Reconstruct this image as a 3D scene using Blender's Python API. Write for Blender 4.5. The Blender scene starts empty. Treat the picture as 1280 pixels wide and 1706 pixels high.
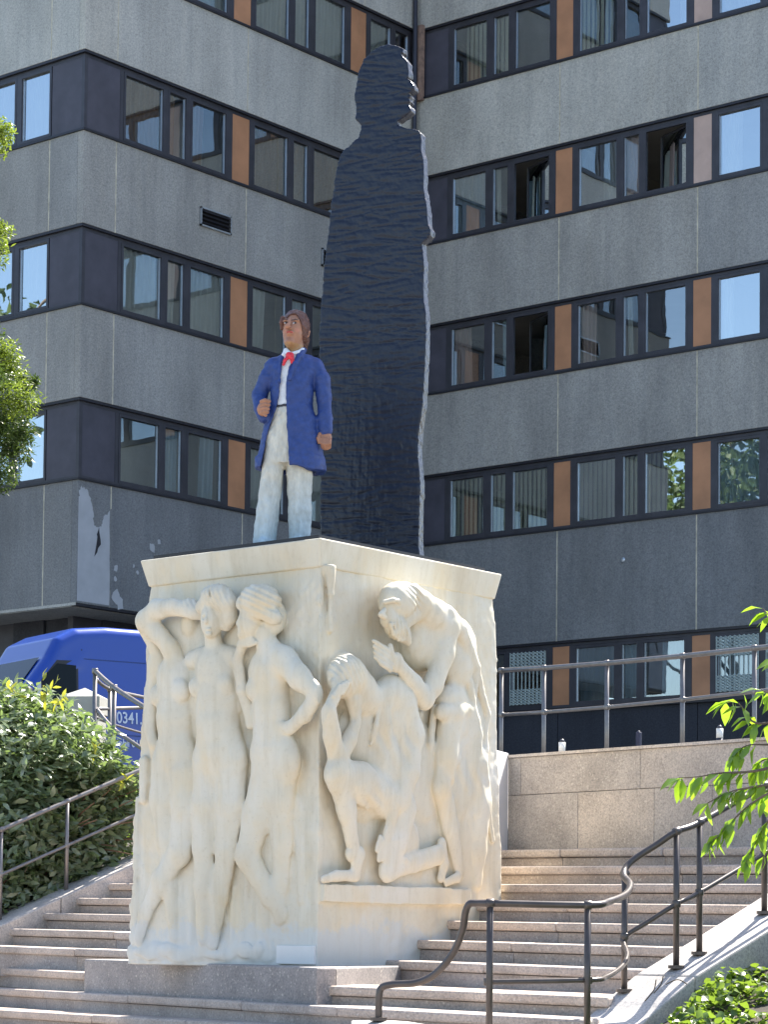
import bpy, math, random
import numpy as np
from mathutils import Vector, Matrix
random.seed(7); np.random.seed(7)
PI = math.pi
scene = bpy.context.scene
C = scene.collection

# ------------------------------------------------------------------ camera, sky, sun, exposure
FOC, PCY = 4047.76, 1357.08
pitch, roll, yaw = .0486354, .00968033, .688347
def cam_rows():
    cp, sp, cr, sr = math.cos(pitch), math.sin(pitch), math.cos(roll), math.sin(roll)
    R = np.array([1, 0, 0.]); F = np.array([0, cp, sp]); U = np.array([0, -sp, cp])
    R2 = cr*R + sr*U; U2 = -sr*R + cr*U
    c, s = math.cos(yaw), math.sin(yaw)
    W = np.array([[c, s, 0], [-s, c, 0], [0, 0, 1.]])
    return np.array([R2@W, F@W, U2@W])
CM = cam_rows()
def ray(x, y): return CM.T@np.array([(x-640)/FOC, 1, -(y-PCY)/FOC])
CP = -ray(528, 1610)*18.0
cam_d = bpy.data.cameras.new('camera'); cam = bpy.data.objects.new('camera', cam_d); C.objects.link(cam)
m = Matrix.Identity(4)
for i in range(3):
    m[i][0] = CM[0][i]; m[i][1] = CM[2][i]; m[i][2] = -CM[1][i]; m[i][3] = CP[i]
cam.matrix_world = m
cam_d.sensor_fit = 'VERTICAL'; cam_d.sensor_height = 36; cam_d.lens = FOC/1706*36
cam_d.shift_y = (PCY-853)/1706; cam_d.clip_start = .1; cam_d.clip_end = 2000
scene.camera = cam

SUN_EL, SUN_AZ = math.radians(52), math.radians(-2.6)     # azimuth from +Y, clockwise
w = bpy.data.worlds.new('World'); scene.world = w; w.use_nodes = True
nt = w.node_tree; bg = nt.nodes['Background']
sky = nt.nodes.new('ShaderNodeTexSky'); sky.sky_type = 'NISHITA'; sky.sun_disc = False
sky.sun_elevation = SUN_EL; sky.sun_rotation = SUN_AZ; sky.air_density = 1.0; sky.dust_density = 1.2; sky.ozone_density = 1.0
nt.links.new(sky.outputs[0], bg.inputs[0]); bg.inputs[1].default_value = .105
sd = bpy.data.lights.new('sun', 'SUN'); sd.energy = 5; sd.angle = math.radians(.5); sd.color = (1, .95, .86)
so = bpy.data.objects.new('sun', sd); C.objects.link(so)
sv = Vector((math.sin(SUN_AZ)*math.cos(SUN_EL), math.cos(SUN_AZ)*math.cos(SUN_EL), math.sin(SUN_EL)))
so.rotation_euler = sv.to_track_quat('Z', 'Y').to_euler()
scene.view_settings.view_transform = 'Standard'; scene.view_settings.look = 'None'
scene.view_settings.gamma = 1; scene.view_settings.exposure = 1.72
scene.view_settings.use_curve_mapping = False
scene.render.engine = 'CYCLES'
scene.cycles.transparent_max_bounces = 12; scene.cycles.max_bounces = 7

# ------------------------------------------------------------------ frames of reference
def on_plane(x, y, n, d):                 # survey sight line met with a plane of the place
    r = ray(x, y); n = np.array(n, float); return CP + r*((d-n@CP)/(n@r))
def at_depth(x, y, D): return CP + ray(x, y)*D
ST = .17                                   # the stairs stand turned by this much against the building
XS = np.array([math.cos(ST), -math.sin(ST), 0]); YS = np.array([math.sin(ST), math.cos(ST), 0])
def S(u, v, z): return XS*u + YS*v + np.array([0, 0, z])
def to_st(p): return (p@XS, p@YS, p[2])

# ------------------------------------------------------------------ object helpers
def props(o, label=None, cat=None, group=None, kind=None):
    if label: o['label'] = label
    if cat: o['category'] = cat
    if group: o['group'] = group
    if kind: o['kind'] = kind
    return o
def root(name, loc, label, cat, group=None, kind=None):
    o = bpy.data.objects.new(name, None); o.location = Vector([float(t) for t in loc]); C.objects.link(o)
    o.empty_display_size = .1
    return props(o, label, cat, group, kind)
def link(name, me, parent=None, keep=True):
    o = bpy.data.objects.new(name, me); C.objects.link(o)
    if parent is not None:
        o.parent = parent
        if keep:                           # vertices given in world space
            bpy_loc = Vector((0, 0, 0)); p = parent
            while p is not None: bpy_loc += p.location; p = p.parent
            o.location = -bpy_loc
    return o
class MB:
    def __init__(s): s.v = []; s.f = []; s.mi = []
    def quad(s, *p, mi=0):
        n = len(s.v); s.v += [tuple(float(c) for c in q) for q in p]; s.f.append(tuple(range(n, n+len(p)))); s.mi.append(mi)
    def box(s, a, b, mi=0):
        x0, y0, z0 = a; x1, y1, z1 = b
        s.hexa([(x0, y0, z0), (x1, y0, z0), (x1, y1, z0), (x0, y1, z0)], [(x0, y0, z1), (x1, y0, z1), (x1, y1, z1), (x0, y1, z1)], mi)
    def hexa(s, bot, top, mi=0):            # polygon rings, counter-clockwise seen from above
        n = len(s.v); k = len(bot)
        s.v += [tuple(float(c) for c in q) for q in list(bot)+list(top)]
        s.f.append(tuple(n+i for i in reversed(range(k)))); s.f.append(tuple(n+k+i for i in range(k)))
        for i in range(k):
            j = (i+1) % k; s.f.append((n+i, n+j, n+k+j, n+k+i))
        s.mi += [mi]*(k+2)
    def tube(s, pts, r, seg=10, caps=True, mi=0):
        pts = [Vector([float(c) for c in p]) for p in pts]; n0 = len(s.v); N = len(pts)
        rs = r if hasattr(r, '__len__') else [r]*N
        t = (pts[1]-pts[0]).normalized(); up = Vector((0, 0, 1)) if abs(t.z) < .95 else Vector((1, 0, 0))
        a = t.cross(up).normalized()
        for i, p in enumerate(pts):
            t = ((pts[min(i+1, N-1)]-pts[max(i-1, 0)])).normalized()
            a = (a - t*a.dot(t)).normalized(); b = t.cross(a)
            for k in range(seg):
                an = 2*PI*k/seg; q = p + (a*math.cos(an)+b*math.sin(an))*rs[i]; s.v.append(tuple(q))
        for i in range(N-1):
            for k in range(seg):
                k2 = (k+1) % seg; s.f.append((n0+i*seg+k, n0+i*seg+k2, n0+(i+1)*seg+k2, n0+(i+1)*seg+k)); s.mi.append(mi)
        if caps:
            s.f.append(tuple(n0+k for k in reversed(range(seg)))); s.f.append(tuple(n0+(N-1)*seg+k for k in range(seg))); s.mi += [mi, mi]
    def ball(s, c, r, sc=(1, 1, 1), seg=10, rings=6):
        n0 = len(s.v)
        for i in range(rings+1):
            th = PI*i/rings
            for k in range(seg):
                ph = 2*PI*k/seg
                s.v.append((c[0]+r*sc[0]*math.sin(th)*math.cos(ph), c[1]+r*sc[1]*math.sin(th)*math.sin(ph), c[2]+r*sc[2]*math.cos(th)))
        for i in range(rings):
            for k in range(seg):
                k2 = (k+1) % seg; s.f.append((n0+i*seg+k, n0+(i+1)*seg+k, n0+(i+1)*seg+k2, n0+i*seg+k2)); s.mi.append(0)
    def mesh(s, name, mats, smooth=False):
        me = bpy.data.meshes.new(name); me.from_pydata(s.v, [], s.f)
        for q in (mats if isinstance(mats, (list, tuple)) else [mats]): me.materials.append(q)
        if any(s.mi): me.polygons.foreach_set('material_index', s.mi)
        if smooth: me.polygons.foreach_set('use_smooth', [True]*len(s.f))
        me.update(); return me
    def obj(s, name, mats, parent=None, smooth=False, bevel=0, keep=True):
        o = link(name, s.mesh(name, mats, smooth), parent, keep)
        if bevel: bev(o, bevel)
        return o
def bev(o, wd, seg=2):
    b = o.modifiers.new('bevel', 'BEVEL'); b.width = wd; b.segments = seg; b.limit_method = 'ANGLE'; b.angle_limit = math.radians(40)
def smooth_path(P, n=6):
    P = [Vector([float(c) for c in p]) for p in P]; out = []
    for i in range(len(P)-1):
        a, b, c, d = P[max(i-1, 0)], P[i], P[i+1], P[min(i+2, len(P)-1)]
        for k in range(n):
            t = k/n
            out.append(.5*((2*b)+(c-a)*t+(2*a-5*b+4*c-d)*t*t+(3*b-a-3*c+d)*t**3))
    out.append(P[-1]); return out

# ------------------------------------------------------------------ materials
def mat(name): 
    m = bpy.data.materials.new(name); m.use_nodes = True; return m, m.node_tree, m.node_tree.nodes['Principled BSDF']
def N(nt, t, **k):
    n = nt.nodes.new(t)
    for a, b in k.items(): setattr(n, a, b)
    return n
def coords(nt, scale=(1, 1, 1)):
    g = N(nt, 'ShaderNodeNewGeometry'); mp = N(nt, 'ShaderNodeMapping'); mp.inputs['Scale'].default_value = scale
    nt.links.new(g.outputs['Position'], mp.inputs[0]); return mp.outputs[0]
def noise(nt, vec, sc, det=4, rough=.55):
    n = N(nt, 'ShaderNodeTexNoise'); n.inputs['Scale'].default_value = sc; n.inputs['Detail'].default_value = det; n.inputs['Roughness'].default_value = rough
    nt.links.new(vec, n.inputs['Vector']); return n.outputs['Fac']
def ramp(nt, fac, stops):
    r = N(nt, 'ShaderNodeValToRGB'); e = r.color_ramp.elements
    while len(e) < len(stops): e.new(.5)
    for q, (p, c) in zip(e, stops): q.position = p; q.color = (c if len(c) == 4 else (*c, 1))
    nt.links.new(fac, r.inputs[0]); return r.outputs[0]
def mix(nt, a, b, fac, mode='MIX'):
    n = N(nt, 'ShaderNodeMix', data_type='RGBA', blend_type=mode)
    for i, v in ((0, fac), (6, a), (7, b)):
        if hasattr(v, 'links') or hasattr(v, 'is_linked'): nt.links.new(v, n.inputs[i])
        elif i == 0: n.inputs[0].default_value = v
        else: n.inputs[i].default_value = (*v, 1)
    return n.outputs[2]
def bump(nt, b, h, strength=.3, dist=.01):
    n = N(nt, 'ShaderNodeBump'); n.inputs['Strength'].default_value = strength; n.inputs['Distance'].default_value = dist
    nt.links.new(h, n.inputs['Height']); nt.links.new(n.outputs[0], b.inputs['Normal'])
def plain(name, col, rough=.6, metal=0, var=.12, sc=8, bmp=0, bsc=60):
    m, nt, b = mat(name); v = coords(nt)
    d = [c*(1-var) for c in col]; l = [min(1, c*(1+var)) for c in col]
    nt.links.new(ramp(nt, noise(nt, v, sc), [(.3, d), (.7, l)]), b.inputs['Base Color'])
    b.inputs['Roughness'].default_value = rough; b.inputs['Metallic'].default_value = metal
    if bmp: bump(nt, b, noise(nt, v, bsc), bmp, .005)
    return m
def concrete(name, base, dark=1.0):
    m, nt, b = mat(name); v = coords(nt)
    big = noise(nt, coords(nt, (.8, .8, .35)), 1.1, 5, .6)
    streak = noise(nt, coords(nt, (3.2, 3.2, .18)), 1.6, 5, .65)
    fine = noise(nt, v, 26, 5, .75)
    vo = N(nt, 'ShaderNodeTexVoronoi'); vo.inputs['Scale'].default_value = 55; nt.links.new(v, vo.inputs['Vector'])
    c0 = ramp(nt, big, [(.3, [c*.80 for c in base]), (.72, [c*1.18 for c in base])])
    c1 = mix(nt, c0, ramp(nt, streak, [(.25, (.74, .75, .77)), (.5, (1, 1, 1)), (.8, (1.08, 1.05, 1.0))]), .6, 'MULTIPLY')
    c2 = mix(nt, c1, ramp(nt, fine, [(.32, (.62, .62, .62)), (.5, (1, 1, 1)), (.7, (1.3, 1.27, 1.2))]), .8, 'MULTIPLY')
    c3 = mix(nt, c2, ramp(nt, vo.outputs['Color'], [(.2, (.8, .8, .8)), (.8, (1.15, 1.15, 1.15))]), .5, 'MULTIPLY')
    inf = N(nt, 'ShaderNodeObjectInfo')
    c4 = mix(nt, c3, ramp(nt, inf.outputs['Random'], [(0, (.93, .94, .96)), (1, (1.05, 1.03, 1.0))]), 1, 'MULTIPLY')
    nt.links.new(c4, b.inputs['Base Color']); b.inputs['Roughness'].default_value = .9
    bump(nt, b, fine, .7, .012); return m
def granite(name, base, warm=1):
    m, nt, b = mat(name); v = coords(nt)
    big = noise(nt, v, 2.2, 5, .6); fine = noise(nt, v, 60, 4, .8)
    vo = N(nt, 'ShaderNodeTexVoronoi'); vo.inputs['Scale'].default_value = 70; nt.links.new(v, vo.inputs['Vector'])
    c0 = ramp(nt, big, [(.28, [c*.72 for c in base]), (.72, [c*1.2 for c in base])])
    c1 = mix(nt, c0, ramp(nt, fine, [(.35, (.6, .6, .62)), (.5, (1, 1, 1)), (.68, (1.35, 1.3, 1.25))]), .9, 'MULTIPLY')
    sp = ramp(nt, vo.outputs['Color'], [(.82, (0, 0, 0)), (.9, (1, 1, 1))])
    c2 = mix(nt, c1, (.62, .58, .52), mixfac(nt, sp, .55))
    inf = N(nt, 'ShaderNodeObjectInfo')
    c3 = mix(nt, c2, ramp(nt, inf.outputs['Random'], [(0, (.84, .86, .9)), (1, (1.1, 1.04, .98))]), 1, 'MULTIPLY')
    nt.links.new(c3, b.inputs['Base Color']); b.inputs['Roughness'].default_value = .75
    bump(nt, b, fine, .35, .006); return m
def mixfac(nt, col, k):
    n = N(nt, 'ShaderNodeMath', operation='MULTIPLY'); nt.links.new(col, n.inputs[0]); n.inputs[1].default_value = k; return n.outputs[0]
def marble():
    m, nt, b = mat('weathered_marble'); v = coords(nt)
    big = noise(nt, coords(nt, (1, 1, .6)), 1.5, 5, .6); st = noise(nt, coords(nt, (5, 5, .35)), 1.7, 6, .65); fine = noise(nt, v, 30, 6, .7)
    c0 = ramp(nt, big, [(.3, (.60, .52, .385)), (.5, (.68, .62, .49)), (.75, (.74, .70, .61))])
    c1 = mix(nt, c0, ramp(nt, st, [(.28, (.80, .77, .70)), (.5, (1, 1, 1))]), .7, 'MULTIPLY')
    c2 = mix(nt, c1, ramp(nt, fine, [(.25, (.80, .78, .72)), (.45, (1, 1, 1))]), .6, 'MULTIPLY')
    oc = ramp(nt, noise(nt, coords(nt, (1, 1, .5)), 3.1, 4, .6), [(.52, (0, 0, 0)), (.68, (1, 1, 1))])
    c3 = mix(nt, c2, (.72, .58, .36), mixfac(nt, oc, .45))
    g = N(nt, 'ShaderNodeNewGeometry'); sx = N(nt, 'ShaderNodeSeparateXYZ'); nt.links.new(g.outputs['Position'], sx.inputs[0])
    ad = N(nt, 'ShaderNodeMath', operation='MULTIPLY_ADD'); nt.links.new(noise(nt, v, 4, 5, .7), ad.inputs[0]); ad.inputs[1].default_value = -.5; nt.links.new(sx.outputs[2], ad.inputs[2])
    c3 = mix(nt, c3, (.54, .59, .62), mixfac(nt, ramp(nt, ad.outputs[0], [(0.0, (1, 1, 1)), (.06, (0, 0, 0))]), .5))   # lime bloom along the foot
    # black pits
    pit = ramp(nt, noise(nt, v, 90, 2, .5), [(.74, (0, 0, 0)), (.8, (1, 1, 1))])
    c4 = mix(nt, c3, (.25, .22, .18), mixfac(nt, pit, .5))
    nt.links.new(c4, b.inputs['Base Color']); b.inputs['Roughness'].default_value = .6
    b.inputs['Subsurface Weight'].default_value = 0
    bump(nt, b, fine, .25, .008); return m
def glass(nm='window_glass', gain=2.2, base=.13):
    m = bpy.data.materials.new(nm); m.use_nodes = True; nt = m.node_tree; nt.nodes.clear()
    out = N(nt, 'ShaderNodeOutputMaterial'); gl = N(nt, 'ShaderNodeBsdfGlossy'); tr = N(nt, 'ShaderNodeBsdfTransparent'); mx = N(nt, 'ShaderNodeMixShader')
    gl.inputs['Roughness'].default_value = .01; gl.inputs['Color'].default_value = (.9, .97, 1, 1); tr.inputs['Color'].default_value = (.88, .94, .93, 1)
    fr = N(nt, 'ShaderNodeFresnel'); fr.inputs[0].default_value = 1.7
    ad = N(nt, 'ShaderNodeMath', operation='MULTIPLY_ADD'); ad.inputs[1].default_value = gain; ad.inputs[2].default_value = base; ad.use_clamp = True
    nt.links.new(fr.outputs[0], ad.inputs[0]); nt.links.new(ad.outputs[0], mx.inputs[0])
    bp = N(nt, 'ShaderNodeBump'); bp.inputs['Strength'].default_value = .06; bp.inputs['Distance'].default_value = .02
    nt.links.new(noise(nt, coords(nt), 1.8, 1), bp.inputs['Height']); nt.links.new(bp.outputs[0], gl.inputs['Normal'])
    nt.links.new(tr.outputs[0], mx.inputs[1]); nt.links.new(gl.outputs[0], mx.inputs[2]); nt.links.new(mx.outputs[0], out.inputs[0]); return m
def leafmat(name, c1, c2, rough=.4, trans=.35, tcol=None, spec=.5):
    m = bpy.data.materials.new(name); m.use_nodes = True; nt = m.node_tree; b = nt.nodes['Principled BSDF']; out = nt.nodes['Material Output']
    v = coords(nt); g = N(nt, 'ShaderNodeAttribute'); g.attribute_name = 'tint'
    col = ramp(nt, g.outputs['Fac'], [(0, c1), (1, c2)])
    nt.links.new(col, b.inputs['Base Color']); b.inputs['Roughness'].default_value = rough; b.inputs['Specular IOR Level'].default_value = spec
    tl = N(nt, 'ShaderNodeBsdfTranslucent'); mx = N(nt, 'ShaderNodeMixShader'); mx.inputs[0].default_value = trans
    if tcol: tl.inputs[0].default_value = (*tcol, 1)
    else: nt.links.new(col, tl.inputs[0])
    nt.links.new(b.outputs[0], mx.inputs[1]); nt.links.new(tl.outputs[0], mx.inputs[2]); nt.links.new(mx.outputs[0], out.inputs[0]); return m
def painted(name, rough=.55, strokes=.4, ssc=18, lo=.85, hi=1.1, vec=(1, 1, 1)):
    m, nt, b = mat(name); a = N(nt, 'ShaderNodeAttribute'); a.attribute_name = 'paint'
    n = noise(nt, coords(nt, vec), ssc, 5, .65)
    nt.links.new(mix(nt, a.outputs['Color'], ramp(nt, n, [(.3, (lo,)*3), (.7, (hi,)*3)]), 1, 'MULTIPLY'), b.inputs['Base Color'])
    b.inputs['Roughness'].default_value = rough; bump(nt, b, n, strokes, .01); return m

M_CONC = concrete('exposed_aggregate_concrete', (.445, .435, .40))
M_CONC_M = concrete('mid_aggregate_concrete', (.32, .315, .30))  # panel concrete is set darker towards the lower floors
M_CONC_D = concrete('dark_aggregate_concrete', (.20, .205, .21))
M_FRAME = plain('dark_anodised_frame', (.050, .050, .062), .45, .3, .2, 3)
M_PANEL = plain('dark_infill_panel', (.060, .058, .078), .6, 0, .2, 2.5, .1, 30)
M_ORANGE = plain('orange_infill_panel', (.44, .21, .105), .5, 0, .16, 1.7)
M_PINK = plain('faded_pink_panel', (.50, .36, .30), .55, 0, .14, 2)
M_SEAL = plain('joint_sealant', (.52, .47, .36), .8, 0, .3, 6)
M_FLASH = plain('black_flashing', (.022, .022, .03), .4, .3, .2, 4)
M_GLASS = glass(); M_GLASS_R = glass('coated_window_glass', 2.6, .32)
M_SILV = plain('pale_metal', (.45, .48, .52), .35, .7, .1, 5)
M_ROOM = plain('room_plaster', (.52, .48, .43), .8, 0, .1, 1.2)
M_WOODWALL = plain('brown_room_panelling', (.26, .13, .07), .6, 0, .25, 4)
M_DARKWALL = concrete('dark_base_wall', (.040, .042, .052))
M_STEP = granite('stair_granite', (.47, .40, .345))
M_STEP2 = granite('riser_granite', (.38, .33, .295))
M_PLINTH = granite('plinth_granite', (.27, .26, .26))
M_WALL = granite('wall_granite', (.40, .37, .34))
M_CHEEK = granite('cheek_granite', (.46, .43, .40))
M_MARBLE = marble()
M_CORN = plain('smooth_marble', (.78, .71, .56), .55, 0, .07, 2.5, .12, 40)
M_WHITEM = plain('pale_marble_pier', (.74, .72, .72), .6, 0, .05, 2)
M_PATCH = plain('white_repair_stone', (.72, .71, .68), .65, 0, .05, 5, .15, 60)
M_RAIL = plain('brown_painted_steel', (.085, .070, .064), .33, .35, .2, 12)
M_RAIL_G = plain('grey_galvanised_rail', (.22, .20, .19), .35, .6, .15, 12)
M_BLACK = plain('black_plate', (.012, .012, .016), .5, 0, .2, 4)

def curtain_mat(name, col, tr=.35):
    m = bpy.data.materials.new(name); m.use_nodes = True; nt = m.node_tree; b = nt.nodes['Principled BSDF']; out = nt.nodes['Material Output']
    v = coords(nt, (1, 1, .15)); c = ramp(nt, noise(nt, v, 9), [(.3, [t*.85 for t in col]), (.7, col)])
    nt.links.new(c, b.inputs['Base Color']); b.inputs['Roughness'].default_value = .9
    tl = N(nt, 'ShaderNodeBsdfTranslucent'); nt.links.new(c, tl.inputs[0]); mx = N(nt, 'ShaderNodeMixShader'); mx.inputs[0].default_value = tr
    nt.links.new(b.outputs[0], mx.inputs[1]); nt.links.new(tl.outputs[0], mx.inputs[2]); nt.links.new(mx.outputs[0], out.inputs[0]); return m
M_SHEER = curtain_mat('white_net_curtain', (.90, .90, .86), .5)
M_BLIND = curtain_mat('cream_vertical_blind', (.82, .80, .66), .45)
M_BROWNC = curtain_mat('brown_curtain', (.33, .19, .11), .2)
M_PLAID = curtain_mat('pink_checked_curtain', (.72, .55, .52), .3)
M_BLUEC = curtain_mat('pale_blue_curtain', (.55, .68, .78), .4)

# ------------------------------------------------------------------ signed-distance carving
class Vol:
    def __init__(s, lo, hi, h, far=.15):
        s.lo = np.array(lo, float); s.h = h; s.n = [int(math.ceil((hi[i]-lo[i])/h))+1 for i in range(3)]
        s.ax = [(s.lo[i]+np.arange(s.n[i])*h).astype(np.float32) for i in range(3)]
        s.A = np.full(s.n, far, np.float32)
    def win(s, lo, hi):
        sl = []
        for i in range(3):
            a = max(0, int((lo[i]-s.lo[i])/s.h)-1); b = min(s.n[i], int((hi[i]-s.lo[i])/s.h)+3)
            if b <= a: return None, None
            sl.append(slice(a, b))
        X = s.ax[0][sl[0]][:, None, None]; Y = s.ax[1][sl[1]][None, :, None]; Z = s.ax[2][sl[2]][None, None, :]
        return tuple(sl), (X, Y, Z)
    def add(s, fn, lo, hi, k=.02):
        sl, g = s.win(lo, hi)
        if sl is None: return
        d = fn(*g); a = s.A[sl]
        if k <= 0: s.A[sl] = np.minimum(a, d); return
        hh = np.clip(.5+.5*(a-d)/k, 0, 1); s.A[sl] = a*(1-hh)+d*hh-k*hh*(1-hh)
    def cut(s, fn, lo, hi, k=.01):          # removes where fn < 0
        sl, g = s.win(lo, hi)
        if sl is None: return
        d = -fn(*g); a = s.A[sl]; hh = np.clip(.5-.5*(a-d)/k, 0, 1)
        s.A[sl] = a*(1-hh)+d*hh+k*hh*(1-hh)
    def cap(s, p, q, r1, r2=None, k=.02, op='add'):
        p = np.array(p, np.float32); q = np.array(q, np.float32); r2 = r1 if r2 is None else r2
        R = max(r1, r2)+k+.03; pq = q-p; L = float(pq@pq)+1e-9
        def fn(X, Y, Z):
            t = np.clip(((X-p[0])*pq[0]+(Y-p[1])*pq[1]+(Z-p[2])*pq[2])/L, 0, 1)
            return np.sqrt((X-p[0]-t*pq[0])**2+(Y-p[1]-t*pq[1])**2+(Z-p[2]-t*pq[2])**2)-(r1+(r2-r1)*t)
        getattr(s, op)(fn, np.minimum(p, q)-R, np.maximum(p, q)+R, k)
    def limb(s, pts, k=.02):                # (x, y, z, r) ...
        for a, b in zip(pts[:-1], pts[1:]): s.cap(a[:3], b[:3], a[3], b[3], k)
    def ell(s, c, r, k=.02, rot=None, op='add'):
        c = np.array(c, np.float32); R = max(r)+k+.03
        def fn(X, Y, Z):
            x, y, z = X-c[0], Y-c[1], Z-c[2]
            if rot is not None:
                x, y, z = (rot[i][0]*x+rot[i][1]*y+rot[i][2]*z for i in range(3))
            k0 = np.sqrt((x/r[0])**2+(y/r[1])**2+(z/r[2])**2); k1 = np.sqrt((x/r[0]**2)**2+(y/r[1]**2)**2+(z/r[2]**2)**2)+1e-6
            return k0*(k0-1)/k1
        getattr(s, op)(fn, c-R, c+R, k)
    def strands(s, c, r, d, f, amp):        # combed grooves on a head of hair
        sl, (X, Y, Z) = s.win([c[i]-r*1.2 for i in range(3)], [c[i]+r*1.2 for i in range(3)])
        m = np.clip(1.25-np.sqrt((X-c[0])**2+(Y-c[1])**2+(Z-c[2])**2)/r, 0, .4)*2.5
        x, y, z = X-c[0], Y-c[1], Z-c[2]; q = x*d[0]+y*d[1]+z*d[2]
        s.A[sl] += (amp*m*np.sin(f*q+1.6*np.sin(13*z+7*x))).astype(np.float32)
    def begin(s): s.keep = s.A; s.A = np.full(s.n, .15, np.float32)
    def end(s, k=.012, grow=.004):
        a, d = s.keep, s.A-grow; q = np.clip(.5+.5*(a-d)/k, 0, 1); s.A = a*(1-q)+d*q-k*q*(1-q); s.keep = None
    def noise(s, amp, sc, seed=0, mask=None):
        rng = np.random.RandomState(seed); f = np.zeros(s.n, np.float32)
        for i in range(14):
            v = rng.normal(size=3)*sc; ph = rng.rand()*6.28
            f += np.sin(s.ax[0][:, None, None]*v[0]+s.ax[1][None, :, None]*v[1]+s.ax[2][None, None, :]*v[2]+ph)
        f *= amp/14**.5
        s.A += f if mask is None else f*mask
    def mesh(s, name, mats, paint=None, xf=None):
        A = s.A; A[0] = A[-1] = .02; A[:, 0] = A[:, -1] = .02; A[:, :, 0] = A[:, :, -1] = .02
        ins = A < 0; nx, ny, nz = A.shape
        c = ins[:-1, :-1, :-1].astype(np.int8)
        tot = np.zeros((nx-1, ny-1, nz-1), np.int8)
        for dx in (0, 1):
            for dy in (0, 1):
                for dz in (0, 1): tot += ins[dx:nx-1+dx, dy:ny-1+dy, dz:nz-1+dz]
        act = (tot > 0) & (tot < 8); idx = np.argwhere(act); K = len(idx)
        lab = np.full(act.shape, -1, np.int64); lab[act] = np.arange(K)
        acc = np.zeros((K, 3)); cnt = np.zeros(K)
        cor = [(a, b, c) for a in (0, 1) for b in (0, 1) for c in (0, 1)]
        for a in cor:
            for ax in range(3):
                if a[ax]: continue
                b = list(a); b[ax] = 1
                va = A[idx[:, 0]+a[0], idx[:, 1]+a[1], idx[:, 2]+a[2]]; vb = A[idx[:, 0]+b[0], idx[:, 1]+b[1], idx[:, 2]+b[2]]
                mm = (va < 0) != (vb < 0); t = np.where(mm, va/(va-vb+1e-12*(~mm)), 0)
                p = np.array(a, float)[None].repeat(K, 0); p[:, ax] += t
                acc[mm] += p[mm]; cnt[mm] += 1
        V = s.lo+(idx+acc/cnt[:, None])*s.h
        F = []
        for ax in range(3):
            o = [a for a in range(3) if a != ax]
            sl0 = [slice(1, n-1) for n in A.shape]; sl0[ax] = slice(0, A.shape[ax]-1)
            sl1 = list(sl0); sl1[ax] = slice(1, A.shape[ax])
            i0 = ins[tuple(sl0)]; i1 = ins[tuple(sl1)]; e = np.argwhere(i0 != i1)
            fl = i0[e[:, 0], e[:, 1], e[:, 2]]
            e = e+1; e[:, ax] -= 1
            def g(d1, d2):
                q = e.copy(); q[:, o[0]] -= d1; q[:, o[1]] -= d2; return lab[q[:, 0], q[:, 1], q[:, 2]]
            Q = np.stack([g(1, 1), g(0, 1), g(0, 0), g(1, 0)], 1)
            if ax == 1: fl = ~fl
            Q[~fl] = Q[~fl][:, ::-1]; F.append(Q)
        F = np.concatenate(F); Vl = V
        if xf is not None: V = xf(V)
        me = bpy.data.meshes.new(name)
        me.vertices.add(len(V)); me.vertices.foreach_set('co', V.astype(np.float32).ravel())
        me.loops.add(F.size); me.loops.foreach_set('vertex_index', F.astype(np.int32).ravel())
        me.polygons.add(len(F)); me.polygons.foreach_set('loop_start', (np.arange(len(F))*4).astype(np.int32))
        me.polygons.foreach_set('use_smooth', np.ones(len(F), bool))
        me.update(calc_edges=True)
        for q in (mats if isinstance(mats, (list, tuple)) else [mats]): me.materials.append(q)
        if paint is not None:
            col = np.ones((len(V), 4), np.float32); col[:, :3] = paint(Vl)
            at = me.color_attributes.new('paint', 'FLOAT_COLOR', 'POINT'); at.data.foreach_set('color', col.ravel())
        return me
#@@BODY@@
# ------------------------------------------------------------------ the office building
XA, YC, YO = -21.698, 28.053, 17.92           # wing plane, back wing plane, outer corner
IX, IY = XA, YC
WROWS = [(4.98, 6.40), (8.78, 10.33), (12.13, 13.68), (15.50, 17.05), (18.84, 20.41), (22.2, 23.77)]
SPAN = [(6.40, 8.78), (10.33, 12.13), (13.68, 15.50), (17.05, 18.84), (20.41, 22.2), (23.77, 25.2)]
bld = root('office_building', (XA, YC, 1.9), 'grey concrete panel office block with dark window bands and orange infill panels behind the monument', 'building')
def wingmap(kind):                             # local (c along the wall, d out of the wall, z) -> world
    if kind == 'C': return lambda c, d, z: (IX+c, YC-d, z)
    if kind == 'A': return lambda c, d, z: (XA+d, YC+c, z)
    return lambda c, d, z: (XA+c, YO-d, z)     # B
def wbox(f, c0, c1, d0, d1, z0, z1, mb=None, mi=0):
    mb = mb or MB()
    P = [f(c0, d0, z0), f(c1, d0, z0), f(c1, d1, z0), f(c0, d1, z0)]; Q = [(p[0], p[1], z1) for p in P]
    ar = sum(P[i][0]*P[(i+1) % 4][1]-P[(i+1) % 4][0]*P[i][1] for i in range(4))
    if ar < 0: P.reverse(); Q.reverse()
    mb.hexa(P, Q, mi); return mb
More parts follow.
